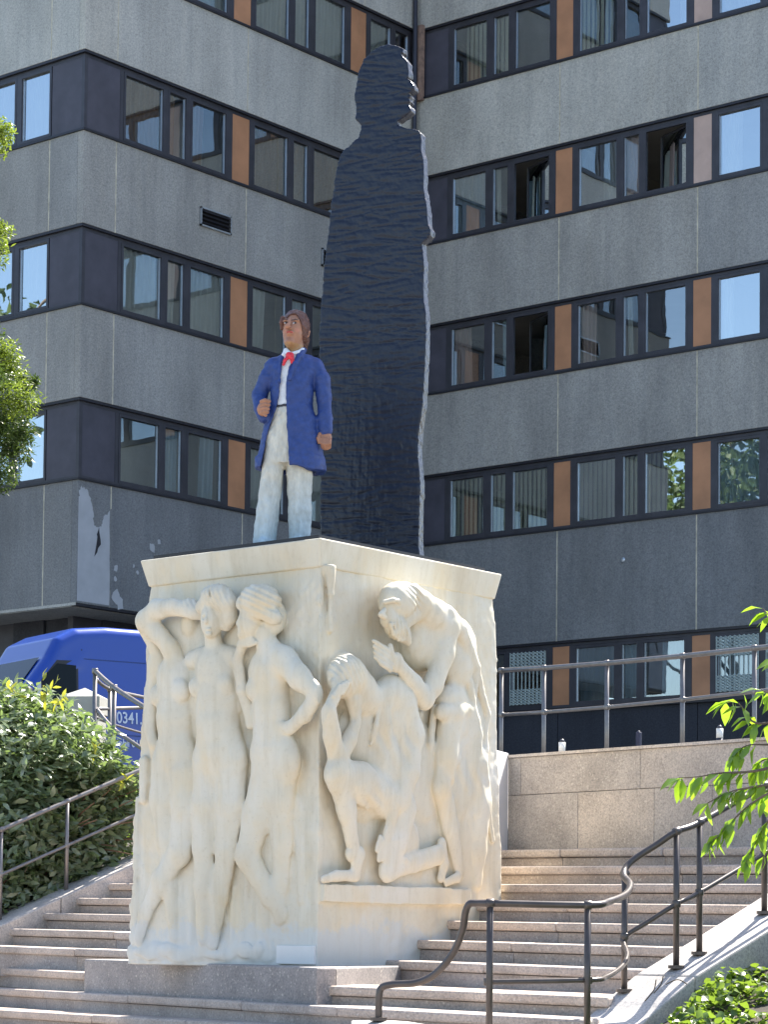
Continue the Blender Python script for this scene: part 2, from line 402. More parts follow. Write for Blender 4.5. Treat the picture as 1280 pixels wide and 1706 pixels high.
def curtain(f, c0, c1, z0, z1, kind, par, cover=1.0, off=0.0):
    mb = MB(); matc = {'sheer': M_SHEER, 'blind': M_BLIND, 'brown': M_BROWNC, 'plaid': M_PLAID, 'blue': M_BLUEC}[kind]
    a, b = c0+off*(c1-c0), c0+(off+cover)*(c1-c0)
    if kind == 'blind':
        x = a
        while x < b-.05:
            tw = random.uniform(.01, .03)
            mb.quad(f(x, -.17-tw, z0), f(x+.105, -.17+tw, z0), f(x+.105, -.17+tw, z1-.02), f(x, -.17-tw, z1-.02)); x += .118
    else:
        n = int((b-a)/.018)+2; ph = random.random()*6; fr = random.uniform(38, 55)
        base = len(mb.v)
        for i in range(n+1):
            x = a+(b-a)*i/n; d = -.20+.03*math.sin(x*fr+ph+.8*math.sin(x*11))
            sq = .03*math.sin(x*7+ph)
            mb.v += [f(x+sq, d*1.15, z0), f(x, d, z1)]
        for i in range(n): mb.f.append((base+2*i, base+2*i+2, base+2*i+3, base+2*i+1)); mb.mi.append(0)
    return mb.obj('curtain', matc, par, smooth=kind != 'blind')
def window(f, c0, c1, z0, z1, cur=None, open_sash=False, gl=None):
    gl = gl or M_GLASS
    w0 = .055
    mb = MB()
    for a, b, p, q in ((c0-w0, c0, z0-w0, z1+w0), (c1, c1+w0, z0-w0, z1+w0), (c0, c1, z0-w0, z0), (c0, c1, z1, z1+w0)):
        wbox(f, a, b, -.135, -.065, p, q, mb)
    if not open_sash:                          # bright inner bead on the glass side
        for a, b, p, q in ((c0, c0+.018, z0, z1), (c1-.012, c1, z0, z1)): wbox(f, a, b, -.13, -.10, p, q, mb, 1)
    wn = mb.obj('window', [M_FRAME, M_SILV], bld)
    if open_sash:
        an = math.radians(random.uniform(20, 27)); L = c1-c0-.02
        def h(t, d, z): return f(c1-.01-t*math.cos(an)-d*math.sin(an)*.3, -.14-t*math.sin(an)-d*math.cos(an)*.3, z)
        g = MB()
        for t0, t1, p, q in ((0, .05, z0, z1), (L-.05, L, z0, z1), (.05, L-.05, z0, z0+.05), (.05, L-.05, z1-.05, z1)):
            g.hexa([h(t0, 0, p), h(t1, 0, p), h(t1, .12, p), h(t0, .12, p)], [h(t0, 0, q), h(t1, 0, q), h(t1, .12, q), h(t0, .12, q)])
        g.obj('open_sash', M_FRAME, wn)
        g = MB(); g.hexa([h(L-.01, -.03, z0), h(L+.012, -.03, z0), h(L+.012, .14, z0), h(L-.01, .14, z0)], [h(L-.01, -.03, z1), h(L+.012, -.03, z1), h(L+.012, .14, z1), h(L-.01, .14, z1)]); g.obj('sash_edge', M_SILV, wn)
        g = MB(); g.quad(h(.05, .03, z0+.05), h(L-.05, .03, z0+.05), h(L-.05, .03, z1-.05), h(.05, .03, z1-.05)); g.obj('pane', M_GLASS, wn)
    else:
        g = MB(); g.quad(f(c0, -.125, z0), f(c1, -.125, z0), f(c1, -.125, z1), f(c0, -.125, z1)); g.obj('pane', gl, wn)
    if cur: curtain(f, c0, c1, z0, z1, cur[0], wn, *cur[1:])
    return wn
def panel(f, c0, c1, z0, z1, name, m, d=-.075):
    o = wbox(f, c0, c1, -.13, d, z0, z1).obj(name, m, bld); return o
def grille(f, c0, c1, z0, z1, par):
    mb = MB(); n = 9; dx = (c1-c0)/n
    for i in range(n+1):
        wbox(f, c0+i*dx-.008, c0+i*dx+.008, -.055, -.04, z0, z1, mb)
    for band in ((z0, z0+.30*(z1-z0)), (z1-.36*(z1-z0), z1)):
        k = 6; dz = (band[1]-band[0])/k
        for i in range(n):
            for j in range(k):
                a = (c0+i*dx, band[0]+j*dz); b = (c0+(i+1)*dx, band[0]+(j+1)*dz)
                for (p, q) in ((a, b), ((b[0], a[1]), (a[0], b[1]))):
                    mb.tube([f(p[0], -.035, p[1]), f(q[0], -.035, q[1])], .009, 4, False)
    mb.obj('security_grille', plain('pale_green_grille', (.45, .52, .50), .5), par)

def wing(kind, c_lo, c_hi, joints, bays, rows):
    f = wingmap(kind)
    # spandrel panels between joints, with the sealed joint behind the gap
    J = [c_lo]+sorted(j for j in joints if c_lo < j < c_hi)+[c_hi]
    for k, (z0, z1) in enumerate(SPAN):
        jj = J if kind != 'B' else J[:-1]+[-.163]
        for a, b in zip(jj[:-1], jj[1:]):
            ea = 0 if a == c_lo else .014; eb = 0 if b in (c_hi, -.163) else .014
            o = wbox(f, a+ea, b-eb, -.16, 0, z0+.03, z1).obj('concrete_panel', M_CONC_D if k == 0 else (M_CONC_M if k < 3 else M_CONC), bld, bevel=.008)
        for j in J[1:-1]:
            wbox(f, j-.020, j+.020, -.05, -.005, z0+.03, z1-.01).obj('joint_sealant', M_SEAL, bld)
        s0, s1 = (c_lo-.035, c_hi) if kind == 'A' else (c_lo, c_hi-(.102 if kind == 'B' else 0))
        wbox(f, s0, s1, -.10, .035, z1-.0, z1+.035).obj('window_sill', M_FLASH, bld)
        wbox(f, c_lo+(.01 if kind == 'A' else 0), c_hi-(.152 if kind == 'B' else 0), -.15, -.01, z0-.02, z0+.027).obj('lintel_flashing', M_FLASH, bld)
    for r, (z0, z1) in enumerate(WROWS):
        if r not in rows: continue
        r0_, r1_ = c_lo+(.07 if kind == 'A' else 0), c_hi-(.162 if kind == 'B' else 0)
        wbox(f, r0_, r1_, -.16, -.07, z0+.0355, z0+.10).obj('window_rail', M_FRAME, bld)
        wbox(f, r0_, r1_, -.16, -.07, z1-.085, z1-.021).obj('window_rail', M_FRAME, bld)
        bays(f, r, z0+.155, z1-.145, z0+.10, z1-.085)
    # rooms behind the windows: floors, ceilings, rear wall, cross walls
    mb = MB()
    for r, (z0, z1) in enumerate(WROWS):
        if r not in rows: continue
        ci, cj = c_lo+.18, c_hi-.18
        wbox(f, ci, cj, -4.2, -.17, z1+.12, z1+.2, mb); wbox(f, ci, cj, -4.2, -.17, z0-.9, z0-.82, mb)
        wbox(f, ci, cj, -4.3, -4.205, z0-.82, z1+.12, mb)
        for j in J[1:-1]: wbox(f, j-.05, j+.05, -4.2, -.17, z0-.82, z1+.12, mb)
        wbox(f, ci, cj, -.30, -.17, z0-.82, z0+.02, mb)
    mb.obj('room_interior', M_ROOM, bld)
def mull(f, a, b, zz0, zz1): wbox(f, a, b, -.15, -.068, zz0, zz1).obj('mullion', M_FRAME, bld)

COATED = {(3, 0, 0), (3, 1, 0), (4, 1, 2), (1, 1, 2), (1, 1, 0), (0, 1, 0)}
def bays_C(f, r, z0, z1, q0, q1):
    for k in range(5):
        J = .465+3.454*k
        w1 = (J+.45 if k else .97, J+1.42 if k else 1.90); nn = (J+1.60, J+1.98); w2 = (J+2.15, J+3.13)
        if k == 0: w1 = (.98, 1.90); nn = (2.09, 2.50); w2 = (2.68, 3.60)
        if k == 0:
            panel(f, .02, .84, q0, q1, 'infill_panel', M_PANEL); mull(f, .84, .925, q0, q1)
        else:
            pc = M_PINK if (k == 2 and r in (3, 4, 5)) else M_ORANGE
            panel(f, J-.14, J+.29, q0, q1, 'infill_panel', pc); mull(f, J+.29, J+.395, q0, q1); mull(f, J-.27, J-.14, q0, q1)
        mull(f, w1[1]+.055, nn[0]-.055, q0, q1); mull(f, nn[1]+.055, w2[0]-.055, q0, q1)
        if k == 4: continue
        cur = {(1, 0): ['blind']*3, (1, 1): ['blind', 'blind', 'blind'], (1, 2): ['blue', 'sheer', 'blue'],
               (2, 0): [('plaid', .5, 0), ('blue', .5, .5), None], (2, 1): [('plaid', .4, 0), ('sheer', .4, 0), None], (2, 2): [('sheer', .3, 0), None, 'sheer'],
               (3, 0): ['blue', ('sheer', .3, 0), None], (3, 1): [('sheer', .4, .6), ('plaid', 1, 0), None], (3, 2): [('sheer', .5, 0), 'sheer', None],
               (4, 0): [('blind', .75, .3), 'blind', None], (4, 1): [('blind', .8, 0), None, ('sheer', .25, .75)], (4, 2): ['sheer', None, 'sheer'],
               (0, 0): [None, None, None], (0, 1): ['blue', 'blue', ('blue', .6, .4)], (0, 2): ['blue', None, 'sheer']}.get((r, k), ['sheer', None, 'sheer'])
        op = {(3, 0): 2, (3, 1): 2, (2, 0): 2}.get((r, k))
        for i, (a, b) in enumerate((w1, nn, w2)):
            c = cur[i]; c = (c,) if isinstance(c, str) else c
            wn = window(f, a, b, z0, z1, c, open_sash=(op == i), gl=M_GLASS_R if (r, k, i) in COATED or k == 2 and r > 1 else None)
            if r == 0 and ((k == 0 and i == 2) or (k == 2 and i == 0) or (k == 2 and i == 1)): grille(f, a, b, z0, z1, wn)
def bays_A(f, r, z0, z1, q0, q1):
    o = YO-YC
    panel(f, o+.10, o+1.02, q0, q1, 'infill_panel', M_PANEL); mull(f, o+1.02, o+1.11, q0, q1); mull(f, o+.069, o+.10, q0, q1)
    for k in range(3):
        J = -9.26+3.71*k
        w1 = (J+.30, J+1.34); nn = (J+1.52, J+1.98); w2 = (J+2.17, J+3.15)
        if k == 2: w1 = (J+.3, J+1.0); nn = (J+1.15, J+1.62)
        mull(f, w1[1]+.055, nn[0]-.055, q0, q1)
        if k < 2:
            mull(f, nn[1]+.055, w2[0]-.055, q0, q1); mull(f, w2[1]+.055, J+3.34, q0, q1)
            panel(f, J+3.34, J+3.85, q0, q1, 'infill_panel', M_ORANGE); mull(f, J+3.85, J+3.955, q0, q1)
        else: mull(f, nn[1]+.055, 0, q0, q1)
        cur = {(4, 0): [None]*3, (3, 0): ['brown', ('brown', .6, 0), ('brown', .45, 0)], (3, 1): ['brown', 'brown', 'brown'], (2, 0): ['sheer', ('sheer', .7, 0), 'sheer'],
               (2, 1): [('sheer', .5, 0), 'blue', ('sheer', .3, .7)], (1, 0): [None, 'blue', ('blue', .4, .5)], (1, 1): ['sheer', None, 'sheer'],
               (4, 1): ['sheer', 'sheer', 'sheer'], (4, 0): ['sheer', None, 'sheer']}.get((r, k), ['sheer', None, 'sheer'])
        for i, (a, b) in enumerate((w1, nn, w2)[:2 if k == 2 else 3]):
            c = cur[i]; c = (c,) if isinstance(c, str) else c
            window(f, a, b, z0, z1, c)
def bays_B(f, r, z0, z1, q0, q1):
    panel(f, -.98, -.10, q0, q1, 'infill_panel', M_PANEL); mull(f, -.10, -.0685, q0, q1)
    x = -1.05
    for i in range(7):
        window(f, x-.80, x, z0, z1, ('sheer',) if i % 3 != 2 else None, gl=M_GLASS_R); mull(f, x-.94, x-.855, q0, q1); x -= 1.0
wing('C', .003, 16, [3.92+3.454*k-.0 for k in range(4)], bays_C, (0, 1, 2, 3, 4, 5))
wing('A', YO-YC, -.003, [-9.26, -5.55, -1.84], bays_A, (1, 2, 3, 4, 5))
wing('B', -9.5, -.001, [-.95, -4.65, -8.35], bays_B, (1, 2, 3, 4, 5))
# brown-stained strip and downpipe in the inner corner
mb = MB(); mb.box((IX+.002, YC-.10, 18.8), (IX+.22, YC-.004, 20.5)); mb.obj('stained_strip', plain('rust_stained_render', (.26, .17, .13), .8, 0, .35, 9), bld)
mb = MB(); mb.tube([(IX+.08, YC-.17, 1.9), (IX+.08, YC-.17, 25)], .055, 10); mb.obj('downpipe', M_FRAME, bld, True)
# body of the block, roof, and the dark ground floor
mb = MB()
mb.box((IX-14, YC+4.4, 1.9), (IX+16, YC+13, 25.2)); mb.box((IX-9.4, YO+4.4, 1.9), (IX-4.4, YC+4.3, 25.2))
mb.box((IX+.0, YC+.17, 25.2), (IX+16, YC+13, 25.45)); mb.box((IX-9.5, YO+.17, 25.2), (IX-.17, YC+13, 25.45))
mb.obj('building_core', M_CONC, bld)
fC = wingmap('C')
x = 0
for j in [3.92-3.454+.0]+[3.92+3.454*k for k in range(5)]:
    if j-x > .2: wbox(fC, x+.008, min(j, 16)-.008, -.16, -.06, 1.9, 4.97).obj('base_panel', M_DARKWALL, bld, bevel=.006)
    x = j
wbox(fC, 0, 16, -.20, -.17, 1.9, 4.97).obj('base_backing', M_BLACK, bld)
wbox(fC, 0, 16, -.12, .03, 4.95, 5.015).obj('window_sill', M_FLASH, bld)
fA, fB = wingmap('A'), wingmap('B')
def stripe(i): return M_DARKWALL if i % 3 else M_FRAME
for i in range(12):
    c0 = YO-YC+1.0+i*.78
    if c0+.78 < 0: wbox(fA, c0+.01, c0+.77, -1.3, -1.15+.05*(i % 2), 1.9, 6.38).obj('base_panel', stripe(i), bld)
for i in range(9): wbox(fB, -1.2-i*.9-.88, -1.2-i*.9, -1.3, -1.15+.05*(i % 2), 1.9, 6.38).obj('base_panel', stripe(i+1), bld)
wbox(fA, YO-YC, 0, -4, -.02, 6.385, 6.44).obj('soffit', M_CONC, bld)
wbox(fB, -9.5, -.16, -4, -.02, 6.37, 6.445).obj('soffit', M_CONC, bld)
# louvred vents on the wing
def vent(c0, c1, z0, z1):
    mb = MB()
    for a, b, p, q in ((c0, c1, z1-.03, z1), (c0, c1, z0, z0+.03), (c0, c0+.03, z0, z1), (c1-.03, c1, z0, z1)): wbox(fA, a, b, .001, .05, p, q, mb)
    wbox(fA, c0, c1, .001, .006, z0, z1, mb, 1)
    v = mb.obj('vent', [M_SILV, M_BLACK], bld)
    n = 4; h = (z1-z0-.06)/n
    for i in range(n):
        g = MB(); z = z0+.03+i*h
        P = [fA(c0+.03, .01, z+h*.75), fA(c1-.03, .01, z+h*.75), fA(c1-.03, .075, z+.01), fA(c0+.03, .075, z+.01)]
        g.quad(*P); g.quad(*[(p[0], p[1], p[2]+.012) for p in reversed(P)]); g.obj('louvre', M_FRAME, v)
vent(-6.93, -6.03, 14.40, 14.78); vent(-3.2, -2.3, 14.40, 14.78)
# patch where the aggregate facing has fallen off the corner panel
def ragged(f, pts, name, m, d=.004, amp=.03, sub=5):
    out = []
    for i in range(len(pts)):
        a, b = pts[i], pts[(i+1) % len(pts)]
        for k in range(sub):
            t = k/sub; s = 0 if (len(a) > 2) else 1
            out.append((a[0]+(b[0]-a[0])*t+random.uniform(-amp, amp)*s, a[1]+(b[1]-a[1])*t+random.uniform(-amp, amp)*s))
    mb = MB(); n = len(out)
    P = [f(x, d, z) for x, z in out]; mb.quad(*P)
    for i in range(n):
        j = (i+1) % n; mb.quad(P[i], P[j], f(out[j][0], 0, out[j][1]), f(out[i][0], 0, out[i][1]))
    return mb.obj(name, m, bld)
M_PLAST = plain('exposed_pale_render', (.40, .41, .43), .85, 0, .08, 3, .1, 50)
o = YO-YC
ragged(fA, [(o+.004, 6.45, 0), (o+.885, 6.45), (o+.875, 8.33), (o+.66, 8.16), (o+.61, 7.93), (o+.43, 7.90), (o+.43, 8.32), (o+.24, 8.66), (o+.07, 8.69), (o+.004, 8.45, 0)], 'broken_edge_shade', M_CONC_D, .004, .022, 8)  # darker rim under the patch, painting the shadow along its broken edge
ragged(fA, [(o+.012, 6.47, 0), (o+.86, 6.47), (o+.85, 8.30), (o+.66, 8.12), (o+.60, 7.95), (o+.42, 7.95), (o+.40, 8.30), (o+.22, 8.62), (o+.08, 8.66), (o+.012, 8.45, 0)], 'exposed_render', M_PLAST, .006, .025, 6)
ragged(fA, [(o+.46, 7.35), (o+.50, 7.75), (o+.56, 7.95), (o+.60, 7.6)], 'broken_edge_shade', M_FLASH, .010, .02, 3)
for ci_, (cx, cz, r) in enumerate(((o+1.02, 7.2, .07), (o+1.0, 7.0, .05), (o+1.06, 6.62, .14), (o+1.15, 6.52, .12), (o+2.0, 7.72, .09), (o+2.18, 7.86, .05), (o+1.5, 7.3, .03), (o+1.6, 7.2, .04), (o+2.3, 7.2, .03))):
    ragged(fA, [(cx+r*math.cos(t)*random.uniform(.5, 1.2), cz+r*1.2*math.sin(t)*random.uniform(.5, 1.2)) for t in [k*PI/4 for k in range(8)]], 'render_chip', M_PLAST, .004+.0015*ci_, .006, 2)
mb = MB(); mb.ball((IX+5.6, YC-.01, 8.0), .06, (1, .3, 1)); mb.obj('wall_lamp', M_SILV, bld, True)

# ------------------------------------------------------------------ ground and terrace
M_PAVE = granite('plaza_paving', (.30, .27, .25))
mb = MB(); mb.quad((-400, -400, -1.25), (400, -400, -1.25), (400, 400, -1.25), (-400, 400, -1.25))
props(mb.obj('ground', plain('distant_ground', (.16, .16, .15), .9, 0, .2, .5)), kind='structure')
mb = MB(); P = [S(-2.2, 3.95, 0), S(14, 3.95, 0), (60, 24, 0), (60, 60, 0), (-60, 60, 0), (-60, 12, 0), S(-14, 8, 0), S(-6.8, 6.5, 0)]
mb.hexa([(p[0], p[1], -1.24) for p in P], [(p[0], p[1], 1.78) for p in P])
props(mb.obj('terrace', plain('terrace_asphalt', (.12, .12, .12), .9, 0, .2, 3)), kind='structure')
# ------------------------------------------------------------------ the stairs
stairs = root('stairs', (0, 0, 0), None, None, kind='structure')
H = .154
def strip_box(A0, A1, B1, B0, zt, zb):          # plan quad with per-corner tops
    mb = MB(); mb.hexa([(p[0], p[1], p[2]-zb) for p in (A0, A1, B1, B0)], [(p[0], p[1], p[2]+zt) for p in (A0, A1, B1, B0)]); return mb
def step(A, B, back, h, stones=None, cut=None, far=None):
    """tread slab with a projecting nosing over a recessed riser; A, B = ends of the nosing line (3-D), back = vector into the hill"""
    A = np.array(A, float); B = np.array(B, float); back = np.array(back, float); L = np.linalg.norm(B-A)
    n = max(1, int(round(L/1.75))); ts = [0]+sorted(min(.99, max(.01, (i+random.uniform(-.22, .22))/n)) for i in range(1, n))+[1]
    ln = far if far else 1.0
    for a, b in zip(ts[:-1], ts[1:]):
        e = .0028/L
        P, Q = A+(B-A)*(a+e), A+(B-A)*(b-e); dz = random.uniform(-.003, .003)
        bb = back*ln
        mb = MB(); T = [P, Q, Q+bb, P+bb]; th = .07
        mb.hexa([(p[0], p[1], p[2]-th+dz) for p in T], [(p[0], p[1], p[2]+dz) for p in T])
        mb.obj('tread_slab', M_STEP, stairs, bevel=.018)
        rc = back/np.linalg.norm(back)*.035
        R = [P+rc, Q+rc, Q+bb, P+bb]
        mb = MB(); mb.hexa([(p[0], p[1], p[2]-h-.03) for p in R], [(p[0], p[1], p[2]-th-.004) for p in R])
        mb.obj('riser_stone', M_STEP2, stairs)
def nose(k, u): return S(u, .794+.378*k, .042+H*k-.01*u)
for k in range(0, 7):
    step(nose(k, -6.15), nose(k, 2.72), YS*.40, H+(.10 if k == 0 else 0))
for k in range(7, 12):
    step(nose(k, -6.15), nose(k, -2.2), YS*.40, H)
# the broad lower steps, turned a little towards the street, bending at the plinth
def AD(x, y, D): return at_depth(x, y, D)
def ext(A, B, k): return A+(A-B)*k
def perp(A, B): d = (B-A)*[1, 1, 0]; d /= np.linalg.norm(d); return np.array([-d[1], d[0], 0])
LA, LM, LB = AD(139, 1619.5, 21.06), AD(527, 1641.5, 17.25), AD(1014, 1661, 16.05)
step(ext(LA, LM, .9), LA, perp(LA, LM)*.6, .15); step(LM, LB, perp(LM, LB)*.6, .15)
mb = MB()
up = np.array([0, 0, .0015]); a0, b0 = ext(LA, LM, .9), LB
P = [a0+perp(LA, LM)*.5, LA+perp(LA, LM)*.5, LM+perp(LM, LB)*.5, LB+perp(LM, LB)*.5, S(2.72, .86, -.135), S(-.2, 1.0, -.115), S(-8, .86, -.112)]
mb.hexa([(p[0], p[1], -.4) for p in P], [(p[0], p[1], p[2]-.002) for p in P]); mb.obj('landing_slab', M_STEP, stairs)
def run(A, M, B, h=.15, dep=.42):
    A2 = ext(A, M, .6); step(A2, M, perp(A, M)*dep, h); step(M+(B-M)*.0005, B, perp(M, B)*dep, h)
L2 = (AD(140, 1653.5, 20.6), AD(560, 1676.5, 16.65), AD(976, 1698, 15.65)); run(*L2)
L3 = (AD(0, 1682, 21.2), AD(530, 1712, 16.45), AD(960, 1738, 15.25)); run(*L3)
for i in range(1, 5):
    o = np.array([0, 0, -.154*i]); run(*[p-perp(L3[0], L3[2])*.37*i+o for p in L3])
mb = MB(); P = [(-14, 1), (-9, -6), (10, -12), (12, -4), (6, 2), (-6, 6)]
mb.hexa([(x, y, -1.24) for x, y in P], [(x, y, -1.06) for x, y in P]); props(mb.obj('plaza', M_PAVE), kind='structure')

# plinth under the monument
P1 = AD(140, 1596, 20.85); P2 = AD(490, 1610, 17.45); P2b = AD(528, 1612, 17.1); P2c = AD(560, 1611, 17.25); P3 = AD(683, 1607, 18.7)
pl0 = root('granite_plinth', (P2[0], P2[1], -.25), 'low speckled grey granite plinth under the marble block on the stairs', 'plinth')
def pz(p, z): return (p[0], p[1], z)
def prism(ring2, z0, z1, name, m, par, bevel=.012):
    mb = MB(); mb.hexa([pz(p, z0) for p in ring2], [pz(p, z1) for p in ring2]); return mb.obj(name, m, par, bevel=bevel)
prism([P1, P2, P2b, P2b+(P2c-P2b)*.98, np.array([-.32, .9, 0]), np.array([-2.6, 2.9, 0]), P1+np.array([.0, 1.6, 0])], -.32, .004, 'plinth_block', M_PLINTH, pl0)
prism([P2c, P3, np.array([-.1, 1.25, 0]), np.array([-.30, .9, 0])], -.32, .004, 'plinth_block', M_PLINTH, pl0)

# cheek walls with sloping white tops
def ribbon(path, halfw, depth, name, m, par=None, flare=None):
    P = smooth_path(path, 5); mb = MB(); n = len(P)
    for i, p in enumerate(P):
        t = (P[min(i+1, n-1)]-P[max(i-1, 0)]); t.z = 0; t.normalize(); s = Vector((t.y, -t.x, 0)); hw = halfw if not flare else flare(i/(n-1))
        for q in (p-s*hw, p+s*hw, p+s*hw-Vector((0, 0, depth)), p-s*hw-Vector((0, 0, depth))): mb.v.append(tuple(q))
    for i in range(n-1):
        a, b = 4*i, 4*(i+1)
        for k in range(4):
            k2 = (k+1) % 4; mb.f.append((a+k, b+k, b+k2, a+k2)); mb.mi.append(0)
    mb.f.append((0, 1, 2, 3)); mb.f.append((4*n-1, 4*n-2, 4*n-3, 4*n-4)); mb.mi += [0, 0]
    o = mb.obj(name, m, par, bevel=.015); return o
rc = root('cheek_wall', S(2.95, 2, 0), 'pale curved sloping cheek wall under the brown handrail at the right', 'wall')
def zr(v): return np.interp(v, [-.1, .14, .36, .63, .93, 1.41, 1.87, 3.5], [-.36, -.27, -.15, .01, .13, .33, .53, 1.22])
segs = [[S(2.94, v, zr(v)) for v in (3.48, 3.0, 2.5, 2.0)], [S(2.94, v, zr(v)) for v in (1.99, 1.6, 1.2, .9, .6)]]
def two_edge(I, O, depth, name, m, par):
    I, O = smooth_path(I, 4), smooth_path(O, 4); mb = MB(); n = len(I); dz = Vector((0, 0, depth))
    for p, q in zip(I, O): mb.v += [tuple(p), tuple(q), tuple(q-dz), tuple(p-dz)]
    for i in range(n-1):
        for k in range(4):
            k2 = (k+1) % 4; mb.f.append((4*i+k, 4*i+4+k, 4*i+4+k2, 4*i+k2)); mb.mi.append(0)
    mb.f += [(0, 1, 2, 3), (4*n-1, 4*n-2, 4*n-3, 4*n-4)]; mb.mi += [0, 0]; return mb.obj(name, m, par, bevel=.012)
two_edge([S(2.67, .59, zr(.59)), S(2.67, .36, -.148), S(2.68, .14, -.28), AD(950, 1725, 15.5), AD(880, 1742, 15.0), AD(780, 1722, 15.0), AD(680, 1701, 15.2), AD(585, 1699, 15.5)],
         [S(3.21, .59, zr(.59)), S(3.21, .36, -.145), S(3.2, .1, -.31), AD(1030, 1760, 14.9), AD(900, 1790, 14.4), AD(780, 1765, 14.5), AD(680, 1725, 14.8), AD(585, 1722, 15.1)], .45, 'coping_stone', M_CHEEK, rc)
for s_ in segs: ribbon(s_, .27, .9, 'coping_stone', M_CHEEK, rc)
lc = root('cheek_wall', S(-6.3, 2, 0), 'pale sloping cheek wall beside the bush at the left', 'wall')
def zl(v): return .042+.061+.407*(v-.794)+.075
for a, b in ((.2, 1.75), (1.76, 3.3), (3.31, 5.2)): ribbon([S(-6.33, v, zl(v)) for v in np.linspace(b, a, 5)], .22, .9, 'coping_stone', M_CHEEK, lc)
ribbon([S(-6.33, .19, zl(.19)), S(-6.5, -.2, zl(.19)-.13), S(-7.1, -.5, -.25), S(-8.2, -.6, -.3)], .22, .8, 'coping_stone', M_CHEEK, lc)

# retaining wall at the head of the stairs
rw = root('retaining_wall', S(0, 3.5, .9), 'brownish granite block retaining wall at the top of the right hand steps', 'wall')
def stone(u0, u1, z0, z1, m=M_WALL, v0=3.5): 
    P = [S(u0+.002, v0, z0+.002), S(u1-.002, v0, z0+.002), S(u1-.002, v0+.4, z0+.002), S(u0+.002, v0+.4, z0+.002)]
    mb = MB(); mb.hexa(P, [(p[0], p[1], z1-.002) for p in P]); mb.obj('stone', m, rw, bevel=.004)
ub = [-1.62, -1.46, -.02, 1.5, 3.0, 4.6, 6.2, 7.8, 9.4]
for a, b in zip(ub[:-1], ub[1:]): stone(a, b, 1.48, 1.815)
ub = [-1.62, -.75, .14, .78, 1.9, 3.2, 4.7, 6.2, 7.8, 9.4]
for a, b in zip(ub[:-1], ub[1:]): stone(a, b, .90, 1.48)
for a, b in zip(ub[:-1], ub[1:]): stone(a, b, .2, .90)
mb = MB(); P = [S(-1.62, 3.48, 1.815), S(9.4, 3.48, 1.815), S(9.4, 3.95, 1.815), S(-1.62, 3.95, 1.815)]
mb.hexa(P, [(p[0], p[1], 1.84) for p in P]); mb.obj('coping', M_CHEEK, rw)
W0 = S(-1.62, 3.5, 0); e = np.array([.342, -.94, 0])
pier = root('marble_pier', W0, 'pale marble pier end just right of the carved block at the top of the steps', 'pier')
P = [W0+e*.95, W0, W0+np.array([-.5, .4, 0]), W0+np.array([-1.4, .3, 0]), W0+e*.95+np.array([-1.0, 0, 0])]
mb = MB(); mb.hexa([pz(p, .3) for p in P], [pz(p, 1.86) for p in P]); mb.obj('shaft', M_WHITEM, pier, bevel=.01)

# ------------------------------------------------------------------ the marble block
ped = root('marble_pedestal', (-1, 1.15, 0), 'cream marble block with figures carved in high relief on two faces, carrying the two statues', 'monument')
def sq(z, a, b): return a+(b-a)*np.clip(z/2.9, 0, 1)       # how far the carving stands out, low at the foot and high at the heads
def LF(x, y, h): p = on_plane(x, y, (0, 1, 0), -h*sq((1610-y)/225, .32, .80)); return (p[0], -h, p[2])
def RF(x, y, h): p = on_plane(x, y, (1, 0, 0), h*sq((1610-y)/225, .36, .85)); return (h, p[1], p[2])
def flatL(P): P = P.copy(); k = P[:, 1] < 0; P[k, 1] *= sq(P[k, 2], .32, .80); return P
def flatR(P): P = P.copy(); k = P[:, 0] > 0; P[k, 0] *= sq(P[k, 2], .36, .85); return P
def limbF(V, F, pts, k=None):                    # (px, py, height above face, radius)
    V.limb([(*F(x, y, h), r) for x, y, h, r in pts], k or (.05 if max(p[3] for p in pts) > .09 else .025))
def ellF(V, F, c, r, k=None, rot=None, op='add'): V.ell(F(*c), r, k or (.06 if max(r) > .12 else .03), rot, op)
def fill(V, F, L):
    for x, y, h, rx, rz, d in L: V.ell(F(x, y, h), (rx, d, rz) if F is LF else (d, rx, rz), .09)
GR = .0095
# --- front relief: three standing figures
V = Vol((-2.36, -.42, -.02), (.10, .07, 3.01), GR)
def slabL(X, Y, Z):
    yf = .012*Z; return np.maximum(np.maximum(yf-Y, (-1.995+.055*Z)-X), X-(.0-.0125*Z))+0*Z
F = LF
# the mass the figures are cut from
fill(V, F, [(350, 1400, -.07, .26, .55, .11), (288, 1380, -.08, .2, .5, .10), (455, 1400, -.08, .26, .5, .10), (350, 1150, -.05, .62, .42, .13), (300, 1060, -.05, .3, .2, .12), (420, 1060, -.05, .25, .25, .12)])
V.begin(); limbF(V, F, [(360, 1110, .06, .17), (365, 1165, .06, .175), (366, 1215, .06, .195), (368, 1250, .06, .215)])
